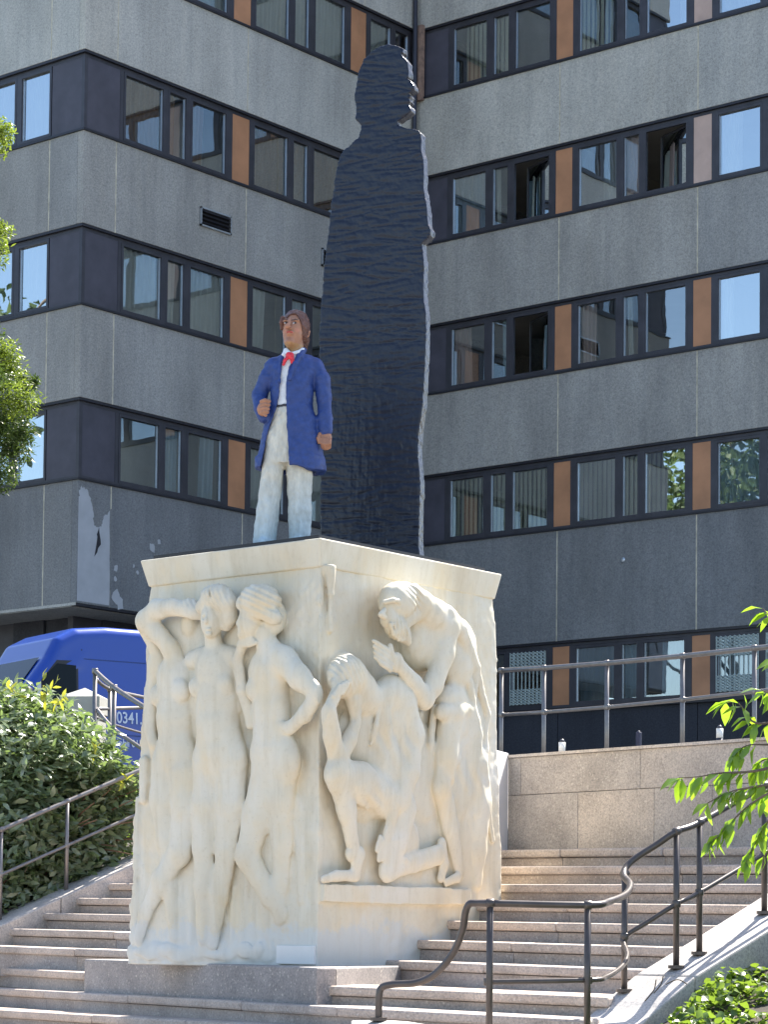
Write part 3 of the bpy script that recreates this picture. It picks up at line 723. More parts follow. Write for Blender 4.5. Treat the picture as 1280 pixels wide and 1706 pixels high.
# standing woman, centre
limbF(V, F, [(338, 1563, .06, .055), (340, 1479, .07, .088), (338, 1414, .10, .095), (341, 1340, .10, .125), (347, 1275, .08, .14)])
limbF(V, F, [(355, 1572, .05, .055), (366, 1490, .06, .085), (376, 1420, .09, .092), (384, 1340, .09, .13), (385, 1275, .08, .145)])
ellF(V, F, (366, 1262, .07), (.255, .14, .22)); ellF(V, F, (366, 1235, .09), (.18, .12, .17)); ellF(V, F, (364, 1180, .07), (.185, .12, .20)); ellF(V, F, (360, 1125, .07), (.205, .12, .17))
ellF(V, F, (329, 1144, .15), (.072, .07, .078)); ellF(V, F, (373, 1141, .15), (.078, .07, .08))
limbF(V, F, [(322, 1100, .05, .075), (358, 1090, .08, .085), (396, 1096, .06, .08)]); limbF(V, F, [(358, 1085, .10, .075), (354, 1058, .12, .072)])
ellF(V, F, (352, 1034, .19), (.085, .11, .135), .012); ellF(V, F, (349, 1045, .22), (.05, .06, .06), .02)
ellF(V, F, (343.5, 1034, .30), (.018, .03, .035), .01); limbF(V, F, [(345, 1022, .285, .012), (343, 1034, .305, .014)], .012)
ellF(V, F, (347, 1048, .28), (.03, .02, .012), .01); ellF(V, F, (348, 1056, .265), (.03, .03, .022), .012)
for q in ((339, 1029), (353, 1028)): V.ell(F(q[0], q[1], .295), (.018, .018, .013), .01, None, 'cut')
limbF(V, F, [(336, 1012, .20, .055), (358, 996, .20, .085), (378, 1004, .16, .085), (381, 1028, .13, .065), (377, 1040, .12, .05)], .02)
ellF(V, F, (362, 993, .16), (.14, .13, .09), .02); V.cap(F(353, 972, .26), F(347, 1006, .30), .010, .012, .008, 'cut')
limbF(V, F, [(396, 1096, .05, .06), (401, 1140, .03, .05), (399, 1180, .02, .045)])
V.end(); V.begin()
limbF(V, F, [(292, 1125, .04, .15), (292, 1195, .04, .15), (293, 1250, .04, .17)])
# standing woman, left, arm raised over the head
limbF(V, F, [(231, 1565, .03, .055), (243, 1521, .05, .055), (268, 1466, .07, .085), (300, 1418, .11, .1), (308, 1345, .09, .125), (306, 1290, .07, .14)])
limbF(V, F, [(290, 1560, .0, .05), (284, 1480, .01, .07), (277, 1400, .03, .09), (271, 1330, .05, .12), (275, 1275, .05, .13)])
ellF(V, F, (292, 1258, .05), (.205, .13, .19)); ellF(V, F, (292, 1200, .05), (.17, .11, .2)); ellF(V, F, (292, 1135, .05), (.17, .11, .16))
ellF(V, F, (300, 1150, .13), (.085, .075, .085)); ellF(V, F, (261, 1158, .11), (.065, .06, .075))
limbF(V, F, [(296, 1110, .07, .085), (284, 1080, .12, .075), (266, 1058, .16, .07), (243, 1034, .19, .085)])
limbF(V, F, [(243, 1034, .19, .085), (262, 1016, .20, .075), (290, 1012, .18, .062), (322, 1020, .15, .055), (336, 1022, .12, .05)])
limbF(V, F, [(240, 1042, .15, .06), (256, 1075, .08, .045), (266, 1100, .04, .05)])
ellF(V, F, (316, 1012, .12), (.09, .08, .07)); ellF(V, F, (318, 1042, .0), (.085, .10, .11), .05)
limbF(V, F, [(262, 1105, .03, .08), (252, 1160, .02, .06), (250, 1215, .03, .05), (256, 1240, .06, .045)])
for i in range(4): limbF(V, F, [(251+3*i, 1240, .07, .018), (254+3*i, 1262-i*2, .05, .014)], .006)
limbF(V, F, [(240, 1270, .0, .05), (238, 1330, .0, .04)])
V.end(); V.begin()
limbF(V, F, [(449, 1115, .05, .155), (452, 1185, .05, .155), (456, 1245, .05, .19)])
# standing woman, right, hand to the chin and hand on the hip
limbF(V, F, [(470, 1521, .02, .05), (448, 1490, .05, .08), (412, 1425, .08, .1), (428, 1360, .07, .125), (446, 1290, .06, .15)])
limbF(V, F, [(466, 1530, .0, .045), (468, 1470, .01, .07), (471, 1405, .03, .09), (466, 1330, .05, .13), (468, 1280, .05, .16)])
ellF(V, F, (458, 1258, .07), (.225, .14, .19)); ellF(V, F, (474, 1272, .09), (.14, .12, .14)); ellF(V, F, (452, 1195, .05), (.16, .11, .2)); ellF(V, F, (448, 1125, .06), (.18, .12, .18))
ellF(V, F, (424, 1150, .14), (.075, .07, .085)); limbF(V, F, [(446, 1085, .09, .085), (440, 1056, .12, .08)])
limbF(V, F, [(452, 1085, .08, .09), (474, 1100, .10, .1), (500, 1130, .15, .082), (529, 1156, .17, .068)])
limbF(V, F, [(529, 1156, .17, .066), (508, 1190, .15, .058), (484, 1212, .13, .05), (448, 1214, .13, .045), (432, 1214, .13, .04)])
for i in range(4): limbF(V, F, [(440, 1208+4*i, .15, .02), (428, 1212+4*i, .13, .014)], .006)
limbF(V, F, [(418, 1205, .05, .05), (404, 1150, .10, .045), (395, 1100, .13, .042), (404, 1074, .16, .04), (418, 1066, .18, .035)])
for i in range(3): limbF(V, F, [(408+4*i, 1074, .19, .016), (420+3*i, 1064+3*i, .20, .013)], .006)
ellF(V, F, (418, 1034, .17), (.105, .10, .135), .012); limbF(V, F, [(404, 1022, .19, .02), (399, 1038, .20, .02), (404, 1042, .20, .02)], .012)
ellF(V, F, (405, 1057, .19), (.04, .05, .035)); ellF(V, F, (403, 1047, .20), (.022, .04, .016), .01)
ellF(V, F, (433, 1002, .16), (.19, .15, .125), .015); limbF(V, F, [(404, 1006, .20, .055), (430, 1016, .23, .06), (458, 1028, .17, .055)], .02)
ellF(V, F, (458, 1030, .07), (.09, .1, .12), .03)
V.cap(F(409, 1030, .285), F(404, 1031, .29), .011, .008, .008, 'cut')
V.end()
# thin back garment folds and rock at the feet
limbF(V, F, [(228, 1330, 0, .02), (226, 1430, .0, .025), (222, 1560, .0, .03)])
for a, b in (((320, 1470), (318, 1570)), ((412, 1450), (402, 1580)), ((440, 1510), (452, 1585)), ((300, 1470), (302, 1560)), ((388, 1480), (384, 1580)), ((494, 1330), (500, 1500))):
    limbF(V, F, [(*a, -.005, .018), (*b, -.005, .024)], .03)
for i in range(30):
    x = 226+i*7.6; ellF(V, F, (x, 1588+random.uniform(-9, 5), random.uniform(-.03, .03)), (random.uniform(.05, .11), .05, random.uniform(.03, .07)), .03)
V.add(slabL, (-2.2, -.1, -1), (.2, .1, 4), .03)
V.strands(F(364, 990, .18), .16, (.9, .2, .35), 150, .0055); V.strands(F(436, 1000, .18), .19, (.35, .2, .9), 130, .0055); V.strands(F(318, 1012, .12), .09, (.8, .3, .5), 160, .006)
# rough tooling on the background beside the figures
Xg = V.ax[0][:, None, None]; Zg = V.ax[2][None, None, :]; Yg = V.ax[1][None, :, None]
rough = np.clip(1-np.abs(Yg)/.05, 0, 1)*(np.clip((Xg+.42)*4, 0, 1)*np.clip((Zg-2.0)*3, 0, 1)+np.clip((-1.85-Xg)*8, 0, 1))
V.noise(.006, 60, 3, rough.astype(np.float32)); V.noise(.0022, 38, 4); V.noise(.006, 7, 9)
link('front_relief', V.mesh('front_relief', M_MARBLE, xf=flatL), ped)
# --- side relief: bent bearded man and kneeling figure
V = Vol((-.06, -.14, -.02), (.40, 2.36, 3.01), GR); F = RF
def slabR(X, Y, Z):
    xf = -.0125*Z; return np.maximum(np.maximum(X-xf, Y-(2.325-.04*Z)), .012*Z+.001-Y)
fill(V, F, [(600, 1225, .02, .26, .24, .12), (625, 1385, -.06, .35, .28, .10), (775, 1350, -.05, .24, .6, .10), (705, 1290, -.05, .26, .4, .10), (655, 1260, -.01, .24, .32, .13), (575, 1130, -.01, .2, .2, .12)])
V.begin()
fill(V, F, [(690, 1012, .06, .22, .14, .12), (722, 1040, .08, .24, .2, .13), (762, 1085, .05, .2, .26, .13), (700, 1075, .02, .24, .2, .12), (770, 1200, .02, .26, .3, .13), (775, 1290, .0, .26, .4, .11)])
# bent bearded man
ellF(V, F, (662, 1003, .20), (.14, .19, .15), .02); limbF(V, F, [(643, 1010, .22, .06), (650, 1030, .24, .05)], .015)
limbF(V, F, [(640, 1016, .27, .022), (634, 1024, .30, .02), (641, 1028, .28, .018)], .012)
limbF(V, F, [(648, 1030, .22, .075), (660, 1044, .22, .085), (674, 1058, .20, .06), (680, 1070, .18, .035)], .03); limbF(V, F, [(690, 1022, .18, .08), (672, 1036, .2, .075)], .03)
for i in range(5): limbF(V, F, [(650+6*i, 1040, .29, .014), (656+6*i, 1056, .28, .012), (664+3*i, 1066, .26, .008)], .006)
for q in ((652, 1017), (664, 1010)): V.ell(F(q[0], q[1], .32), (.022, .03, .015), .01, None, 'cut')
limbF(V, F, [(640, 1003, .28, .02), (655, 1000, .32, .022), (668, 1002, .31, .02)], .01)
limbF(V, F, [(676, 992, .17, .09), (698, 1006, .18, .10), (718, 1022, .18, .11), (742, 1042, .17, .11)], .05)
limbF(V, F, [(662, 984, .2, .06), (688, 988, .23, .06), (716, 1006, .22, .055), (744, 1022, .22, .06), (766, 1048, .2, .058), (780, 1082, .17, .05), (792, 1112, .14, .045), (800, 1150, .11, .04)], .015)
limbF(V, F, [(792, 1112, .14, .04), (790, 1150, .13, .03), (784, 1200, .12, .028), (796, 1250, .11, .03)], .015); limbF(V, F, [(800, 1150, .12, .035), (812, 1190, .10, .028), (808, 1225, .09, .024), (810, 1250, .09, .026)], .015)
limbF(V, F, [(784, 1140, .15, .03), (790, 1190, .15, .02), (800, 1225, .14, .022)], .015)
ellF(V, F, (704, 1068, .08), (.13, .22, .18)); limbF(V, F, [(744, 1046, .18, .115), (738, 1090, .19, .095), (722, 1140, .20, .082), (708, 1164, .20, .078)])
limbF(V, F, [(708, 1164, .20, .078), (690, 1140, .21, .066), (670, 1114, .22, .045)]); ellF(V, F, (660, 1104, .22), (.045, .075, .07), .02)
for i in range(4): limbF(V, F, [(656-2*i, 1094+7*i, .25, .021), (640-2*i, 1080+8*i, .24, .017), (622+1*i, 1068+9*i, .22, .013)], .005)
limbF(V, F, [(655, 1096, .26, .018), (650, 1076, .25, .014)], .006)
ellF(V, F, (764, 1105, .09), (.12, .15, .2)); ellF(V, F, (752, 1168, .08), (.12, .17, .12)); limbF(V, F, [(736, 1186, .13, .06), (760, 1184, .15, .07), (784, 1180, .12, .05)], .02)
limbF(V, F, [(752, 1195, .08, .13), (744, 1260, .08, .12), (736, 1310, .08, .10), (750, 1380, .03, .085), (766, 1455, .02, .06)]); limbF(V, F, [(762, 1462, .06, .045), (744, 1470, .06, .03)])
limbF(V, F, [(776, 1200, .05, .12), (790, 1270, .03, .12), (800, 1340, .02, .11), (796, 1420, .0, .09), (795, 1470, .0, .06)])
for a, b in (((724, 1180), (716, 1300)), ((768, 1215), (782, 1320)), ((800, 1180), (812, 1330)), ((752, 1200), (758, 1290)), ((728, 1300), (748, 1350)), ((806, 1250), (822, 1400)), ((775, 1300), (790, 1400)), ((700, 1190), (690, 1240))):
    limbF(V, F, [(*a, .05, .022), ((a[0]+b[0])/2-3, (a[1]+b[1])/2, .045, .024), (*b, .02, .018)], .025)
V.end(.02); V.begin()
fill(V, F, [(612, 1215, .03, .26, .26, .12), (605, 1335, -.01, .24, .17, .11), (652, 1290, .05, .28, .3, .14), (664, 1400, .01, .26, .22, .12)])
# kneeling figure
ellF(V, F, (578, 1129, .14), (.15, .205, .165), .02); limbF(V, F, [(588, 1165, .16, .075), (592, 1190, .15, .05), (590, 1204, .14, .03)], .02)
limbF(V, F, [(560, 1140, .2, .05), (578, 1112, .22, .06), (598, 1128, .2, .055)], .02); ellF(V, F, (604, 1148, .12), (.12, .12, .13))
limbF(V, F, [(562, 1150, .22, .05), (549, 1180, .24, .05)], .02)
for i in range(4): limbF(V, F, [(556+5*i, 1160-2*i, .27, .018), (566+6*i, 1142-3*i, .27, .014)], .006)
V.ell(F(590, 1168, .27), (.02, .03, .016), .01, None, 'cut'); V.ell(F(579, 1176, .28), (.02, .025, .014), .01, None, 'cut')
limbF(V, F, [(548, 1186, .24, .068), (553, 1225, .21, .078), (562, 1266, .17, .075)], .015); limbF(V, F, [(566, 1262, .17, .07), (582, 1232, .16, .058), (594, 1202, .16, .045)])
limbF(V, F, [(620, 1165, .10, .10), (650, 1155, .11, .13), (670, 1172, .10, .12)]); ellF(V, F, (650, 1195, .06), (.15, .28, .22)); ellF(V, F, (645, 1265, .06), (.15, .27, .28)); ellF(V, F, (606, 1165, .1), (.12, .14, .12))
limbF(V, F, [(672, 1165, .15, .105), (689, 1225, .17, .10), (682, 1285, .19, .09), (668, 1330, .20, .078)]); limbF(V, F, [(664, 1334, .2, .052), (652, 1362, .2, .045), (644, 1395, .19, .05)])
limbF(V, F, [(673, 1326, .2, .078), (664, 1340, .2, .07)], .005)
for i in range(4): limbF(V, F, [(637+4.5*i, 1400, .21, .02), (631+4.5*i, 1432-i*2, .20, .015)], .005)
limbF(V, F, [(634, 1395, .2, .018), (628, 1416, .2, .014)], .006)
limbF(V, F, [(563, 1290, .18, .115), (600, 1306, .15, .15), (640, 1330, .10, .16)]); limbF(V, F, [(562, 1290, .18, .1), (578, 1350, .15, .082), (590, 1425, .12, .055)])
limbF(V, F, [(594, 1438, .12, .06), (592, 1458, .10, .045), (560, 1459, .12, .04), (539, 1465, .12, .03)]); limbF(V, F, [(585, 1422, .12, .062), (597, 1424, .12, .062)], .006)
limbF(V, F, [(672, 1350, .1, .14), (660, 1400, .13, .12), (646, 1450, .15, .085)]); limbF(V, F, [(646, 1450, .14, .082), (690, 1436, .10, .08), (728, 1424, .08, .085)]); limbF(V, F, [(736, 1405, .06, .05), (740, 1440, .05, .05), (735, 1462, .05, .04)])
for a, b in (((640, 1165), (648, 1250)), ((660, 1170), (676, 1260)), ((630, 1180), (618, 1240)), ((670, 1180), (690, 1290)), ((626, 1290), (640, 1310)), ((585, 1300), (612, 1345)), ((572, 1300), (585, 1370)), ((655, 1420), (690, 1445)), ((660, 1405), (668, 1450))):
    limbF(V, F, [(*a, .175, .018), ((a[0]+b[0])/2+3, (a[1]+b[1])/2, .19, .022), (*b, .155, .014)], .02)
V.end(.012)
# ledge under the figures, dripping mass near the corner
V.add(lambda X, Y, Z: np.maximum(np.maximum(np.abs(X-.03)-.06, np.abs(Y-.93)-.90), np.abs(Z-.545)-.062)-.006, (-.1, -.1, .4), (.2, 1.95, .7), .015)
limbF(V, F, [(550, 945, .0, .05), (551, 990, .0, .032), (551, 1050, -.01, .018)], .02)
V.add(slabR, (-.1, -.2, -1), (.2, 2.5, 4), .03)
V.strands(F(574, 1118, .16), .17, (.1, .85, .5), 140, .0055); V.strands(F(676, 992, .2), .15, (.1, .5, .85), 130, .0055); V.strands(F(660, 1046, .24), .11, (.2, .95, .1), 170, .006)
V.strands(F(650, 1230, .12), .26, (.1, .9, .25), 42, .011); V.strands(F(612, 1320, .12), .18, (.1, .7, .7), 50, .009); V.strands(F(775, 1290, .06), .34, (.1, .95, .15), 40, .010)
V.noise(.0022, 38, 14); V.noise(.006, 7, 19)
link('side_relief', V.mesh('side_relief', M_MARBLE, xf=flatR), ped)
# core, cornice, plate, repair
mb = MB(); b0 = [(-1.97, .05), (-.06, .05), (-.06, 2.30), (-1.97, 2.30)]; t0 = [(-1.80, .06), (-.08, .06), (-.08, 2.16), (-1.80, 2.16)]
mb.hexa([(x, y, -.001) for x, y in b0], [(x, y, 2.99) for x, y in t0]); mb.obj('core_block', M_MARBLE, ped)
mb = MB(); b0 = [(-1.842, .022), (-.030, .022), (-.030, 2.21), (-1.842, 2.21)]; t0 = [(-1.90, -.02), (.008, -.02), (.008, 2.255), (-1.90, 2.255)]
mb.hexa([(x, y, 2.985) for x, y in b0], [(x, y, 3.195) for x, y in t0]); mb.obj('cornice', M_MARBLE, ped, bevel=.012)
mb = MB(); mb.box((-1.80, .035, 3.197), (-.055, 2.10, 3.232)); mb.obj('base_plate', M_BLACK, ped)
q0, q1 = LF(462, 1575, .045), LF(527, 1607, .045)
mb = MB(); mb.hexa([(q0[0], -.03, .012), (-.004, -.03, .012), (-.004, .3, .012), (q0[0], .3, .012)], [(q0[0], -.03, q0[2]), (-.004, -.03, q0[2]), (-.004, .3, q0[2]), (q0[0], .3, q0[2])])
mb.obj('repair_stone', M_PATCH, ped, bevel=.006)
# ------------------------------------------------------------------ statue of the man
RT = np.array([CM[0][0], CM[0][1], 0]); RT /= np.linalg.norm(RT); FW = np.array([-RT[1], RT[0], 0])   # across / away from the steps' foot
SB = np.array([-.65, .36, 3.232])
def to_world(P): return SB+P[:, :1]*RT+P[:, 1:2]*FW+P[:, 2:3]*np.array([0, 0, 1.])
def W(x, y, b=0): return ((x-485.5)/214.8, -b, (913-y)/215.2)      # b = towards the viewer
man = root('painted_statue', SB, 'painted statue of a man in a blue coat and red cravat on the marble block', 'statue')
def wl(V, pts, k=.015): V.limb([(*W(x, y, b), r) for x, y, b, r in pts], k)
def we(V, c, r, k=.012, op='add'): V.ell(W(*c), r, k, None, op)
def loft(V, prof, k=.015):                   # (py, x centre, half width px, centre b, half depth m)
    P = np.array(prof, float); z = (913-P[:, 0])/214.8; o = np.argsort(z); z = z[o]; P = P[o]
    ca = (P[:, 1]-485.5)/214.8; wd = P[:, 2]/214.8; cb = -P[:, 3]; dp = P[:, 4]
    def fn(X, Y, Z):
        zz = Z[0, 0]; a = np.interp(zz, z, ca); w_ = np.interp(zz, z, wd); b = np.interp(zz, z, cb); d_ = np.interp(zz, z, dp)
        q = (np.sqrt(((X-a)/w_)**2+((Y-b)/d_)**2)-1)*np.minimum(w_, d_)
        return np.maximum(q, np.maximum(z[0]-Z, Z-z[-1])).astype(np.float32)
    V.add(fn, (ca.min()-wd.max()-.03, -.4, z[0]-.03), (ca.max()+wd.max()+.03, .4, z[-1]+.03), k)
LO, HI = (-.34, -.30, -.02), (.40, .26, 1.92)
G2 = .0055
# body: head, neck, trunk, arms, hands, legs in one surface
V = Vol(LO, HI, G2)
we(V, (493, 542, -.01), (.096, .118, .119)); we(V, (488.5, 552, .045), (.077, .080, .125)); we(V, (486, 569, .06), (.050, .055, .045), .03)
wl(V, [(492, 572, .0, .066), (494, 600, -.02, .075)], .02)
wl(V, [(483.5, 534, .118, .014), (482, 541, .135, .015), (480.5, 548, .155, .019)], .012); we(V, (478.5, 549.5, .135), (.012, .015, .011), .008); we(V, (485, 549.5, .135), (.012, .015, .011), .008)
we(V, (484, 556.6, .127), (.030, .020, .0085), .008); we(V, (484, 560, .122), (.026, .018, .0085), .008); we(V, (484, 571, .112), (.03, .024, .024), .02)
for x in (477.2, 492): we(V, (x, 541.0, .142), (.021, .022, .012), .01, 'cut')
for x in (477.2, 492): we(V, (x, 541.0, .104), (.0165, .018, .0115), .003)
for x, t in ((477, 1), (494, -1)): wl(V, [(x-3*1, 536.5, .104, .008), (x, 534.8, .116, .010), (x+5, 536, .108, .008)], .012)
for a, b in (((510, 546, .0), (514.5, 548, -.01)), ((514.5, 548, -.01), (513.5, 554, -.01)), ((513.5, 554, -.01), (510.5, 558, .0))): V.cap(W(*a), W(*b), .013, .012, .006)
loft(V, [(600, 492, 40, -.02, .08), (625, 488, 30, 0, .10), (675, 488, 28, 0, .09), (705, 486, 32, 0, .10)])
wl(V, [(458, 606, 0, .05), (433, 655, -.02, .04), (443, 692, .07, .032)]); wl(V, [(530, 610, 0, .05), (540, 662, 0, .04), (545, 718, .03, .032)])
we(V, (441, 686, .12), (.045, .035, .055), .012)
for i in range(4): wl(V, [(438.5+.4*i, 674.5+6.2*i, .145, .0155), (445, 673.5+6.2*i, .168, .015), (452-.9*i, 674.5+6.2*i, .158, .013)], .003)
wl(V, [(441, 693, .15, .016), (446, 698, .16, .014)], .006)
we(V, (545, 729, .04), (.050, .032, .05), .012)
for i in range(4): wl(V, [(538.2+4.9*i, 733, .065, .0155), (539+4.4*i, 742-abs(i-1.5)*1, .075, .0145), (541+3.6*i, 749-abs(i-1.4)*1.8, .05, .0125)], .003)
wl(V, [(536, 724, .06, .016), (533, 733, .08, .014), (534.5, 740, .08, .012)], .005)
wl(V, [(466, 715, 0, .07), (455, 800, 0, .06), (446, 895, 0, .05), (444, 910, .02, .05)]); wl(V, [(503, 715, 0, .07), (504, 800, 0, .06), (504, 895, 0, .05), (504, 910, .02, .05)])
V.noise(.0012, 60, 5)
SKIN = np.array([.38, .18, .105])
def skinpaint(P):
    a = P[:, 0]*214.8+485.5; y = 913-P[:, 2]*214.8; b = -P[:, 1]; c = np.repeat(SKIN[None], len(P), 0)
    fr = b > .06
    def m_(cx, cy, rx, ry): return ((a-cx)/rx)**2+((y-cy)/ry)**2
    head = y < 580
    for cx, cy, rx, ry, col, k in ((475, 553, 7, 5, (.56, .20, .12), .4), (497, 553, 7, 5, (.56, .20, .12), .4), (484, 548, 4, 3, (.55, .2, .12), .4)):
        t = np.clip(1-m_(cx, cy, rx, ry), 0, 1)[:, None]*k*(fr & head)[:, None]; c = c*(1-t)+np.array(col)*t
    for x in (477.2, 492):
        k = (m_(x, 540.6, 4.1, 2.5) < 1) & fr; c[k] = (.22, .11, .07)
        k = (m_(x-.2, 541.3, 3.0, 1.25) < 1) & fr; c[k] = (.62, .58, .54)
        k = (m_(x+.9, 540.9, 1.7, 1.9) < 1) & fr; c[k] = (.03, .02, .02)
        k = (m_(x, 535.2+.02*(a-x)**2, 6.2, 1.15) < 1) & fr & head; c[k] = (.10, .05, .035)
    k = (m_(485.7, 550.3, 1.2, .9) < 1) & fr; c[k] = (.08, .03, .02)
    k = (m_(484.3, 557.2+.05*np.abs(a-484)**1.5, 5.8, 1.9) < 1) & fr; c[k] = (.55, .10, .07)
    k = (m_(484.3, 558.0+.05*np.abs(a-484)**1.5, 5.4, .45) < 1) & fr; c[k] = (.20, .03, .03)
    k = (y > 574) & (y < 600) & (b > -.1); c[k] = (.40, .22, .095)
    return c
M_BODY = painted('painted_skin', .5, .35, 30)
link('body', V.mesh('body', M_BODY, skinpaint, to_world), man)
# hair
V = Vol((-.16, -.22, 1.42), (.22, .25, 1.92), G2)
we(V, (493.5, 540, -.02), (.110, .133, .134)); we(V, (501, 553, -.06), (.066, .10, .10), .03); wl(V, [(509, 560, -.05, .034), (508, 573, -.06, .028)], .02)

V.ell(W(487, 556, .14), (.086, .135, .170), .006, None, 'cut')
wl(V, [(472, 528, .06, .014), (470, 536, .055, .013), (469.5, 547, .045, .009)], .02); wl(V, [(504, 530, .06, .014), (507, 540, .045, .014), (507.5, 552, .035, .010)], .02)
V.noise(.0035, 70, 8)
link('hair', V.mesh('hair', painted('painted_hair', .4, .9, 60, .6, 1.5), lambda P: np.repeat(np.array([[.115, .045, .03]]), len(P), 0), to_world), man)
# shirt with collar
V = Vol(LO, HI, .007)
loft(V, [(590, 492, 24, -.01, .085), (600, 488, 24, 0, .10), (625, 487, 33, .0, .112), (684, 486, 29, .0, .108)])
wl(V, [(478, 583, .05, .02), (485, 592, .10, .014), (497, 589, .085, .017), (505, 582, .04, .02)], .012); wl(V, [(477, 584, .04, .018), (474, 592, .07, .02)], .012)
V.noise(.0014, 40, 6)
link('shirt', V.mesh('shirt', painted('painted_shirt', .6, .5, 25), lambda P: np.repeat(np.array([[.78, .80, .82]]), len(P), 0), to_world), man)
# cravat
V = Vol((-.12, -.24, 1.32), (.12, .02, 1.58), .005)
wl(V, [(482, 594, .118, .020), (487, 594, .118, .020)], .01); wl(V, [(483, 596, .12, .017), (477, 604, .128, .012), (474.5, 611, .128, .012)], .008); wl(V, [(487, 597, .12, .020), (489.5, 604, .122, .017), (487, 608, .125, .008)], .008)
V.noise(.0012, 90, 3)
link('cravat', V.mesh('cravat', painted('painted_cravat', .45, .4, 50, .6, 1.3), lambda P: np.repeat(np.array([[.72, .03, .05]]), len(P), 0), to_world), man)
# trousers
V = Vol(LO, HI, .006)
loft(V, [(677, 486, 29.5, 0, .115), (700, 484.5, 33, 0, .13), (730, 482, 36, 0, .13), (775, 481, 38, 0, .12)], .02)
wl(V, [(466, 725, .01, .095), (458, 790, .01, .093), (450, 850, .01, .086), (445, 909, .01, .086)], .02); wl(V, [(499, 725, .01, .100), (502.5, 790, .01, .098), (503.5, 850, .01, .090), (503.5, 909, .01, .082)], .02)
V.cut(lambda X, Y, Z: np.maximum(np.abs(X-(-.040))-.006-.045*np.maximum(0, .58-Z), Z-.60)+0*Y, (-.3, -.3, -.1), (.3, .3, .61), .02)
wl(V, [(445, 908, .05, .06), (443, 912, .12, .045)], .02); wl(V, [(504, 908, .05, .06), (503, 912, .12, .045)], .02)
V.noise(.0035, 26, 11); V.noise(.0022, 75, 12)
def trp(P):
    y = 913-P[:, 2]*214.8; c = np.repeat(np.array([[.60, .58, .50]]), len(P), 0)
    t = np.clip((y-790)/110, 0, 1)[:, None]; c = c*(1-t)+np.array([.42, .52, .56])*t; c[y < 682] = (.07, .06, .06); return c
link('trousers', V.mesh('trousers', painted('painted_trousers', .75, 1.0, 22, .8, 1.15, (1, 1, .35)), trp, to_world), man)
# coat, open in front
V = Vol(LO, HI, .006)
loft(V, [(786, 486, 60, -.02, .20), (770, 486, 58, -.02, .195), (711, 486.5, 46, -.01, .16), (675, 487.5, 36, .0, .14), (640, 488.5, 37, .0, .138), (618, 489, 42, -.005, .135), (604, 491, 46, -.015, .12), (597, 492, 38, -.02, .105), (590, 493, 27, -.02, .09)], .02)
V.add(lambda X, Y, Z: np.maximum(np.maximum(np.sqrt((X/.265)**2+((Y-.02)/.185)**2)-1, -1)*.185, np.maximum(.56+.10*X*X+.015*np.sin(X*22)-Z, Z-.70)), (-.3, -.3, .5), (.3, .3, .72), .02)
V.cut(lambda X, Y, Z: .590+.018*np.sin(X*20+1)+.010*np.sin(X*41)+.05*np.clip(-X-.12, 0, 1)*-1-.0*Y-Z if False else Z-(.598+.016*np.sin(X*20+1)-.0*Y), (-.4, -.4, .4), (.4, .4, .66), .012)
wl(V, [(459, 606, -.01, .062), (446, 628, -.02, .066), (433, 655, -.04, .058), (437, 680, .03, .054), (442, 696, .06, .048)], .02)
wl(V, [(527, 607, -.01, .064), (537, 630, .0, .066), (541.5, 660, .0, .06), (544, 695, .015, .056), (544.5, 716, .03, .058)], .02)
Zs = (913-np.array([580, 590, 597, 615, 640, 664, 682, 718, 784, 840])[::-1])/214.8
Ls = ((np.array([474, 471, 470, 469, 468.5, 466.5, 463, 450, 438, 430])[::-1])-485.5)/214.8
Rs = ((np.array([508, 499, 493, 483, 480, 479.5, 480, 482, 487, 490])[::-1])-485.5)/214.8
def opening(X, Y, Z):
    z = Z[0, 0]; l = np.interp(z, Zs, Ls); r = np.interp(z, Zs, Rs)
    return np.maximum(np.maximum(l-X, X-r), Y+.0).astype(np.float32)
V.cut(opening, (-.35, -.35, .3), (.3, .1, 1.6), .006)
# inside of the skirt is hollow
V.cut(lambda X, Y, Z: np.maximum((np.sqrt((X/(.205+.0*Z))**2+((Y-.01)/.15)**2)-1)*.15, Z-.80), (-.3, -.3, .4), (.3, .3, .82), .01)
# lapel edge and cuffs
for pts in ([(499, 598, .115), (494, 612, .14), (486, 634, .145), (481, 650, .14)],):
    for a, b in zip(pts[:-1], pts[1:]): V.cap(W(a[0]+10, a[1]-4, a[2]+.005), W(b[0]+ (10 if b is not pts[-1] else 1), b[1]-4, b[2]+.005), .005, .005, .004, 'cut')
wl(V, [(506, 582, .02, .024), (500, 595, .09, .025), (494, 610, .128, .022), (485, 636, .145, .012)], .006); wl(V, [(474, 590, .05, .018), (469, 606, .10, .016), (467.5, 640, .12, .012)], .012)
V.noise(.0032, 22, 21); V.noise(.0018, 60, 22)
link('coat', V.mesh('coat', painted('painted_coat', .55, .5, 24, .72, 1.15), lambda P: np.repeat(np.array([[.023, .054, .21]]), len(P), 0), to_world), man)

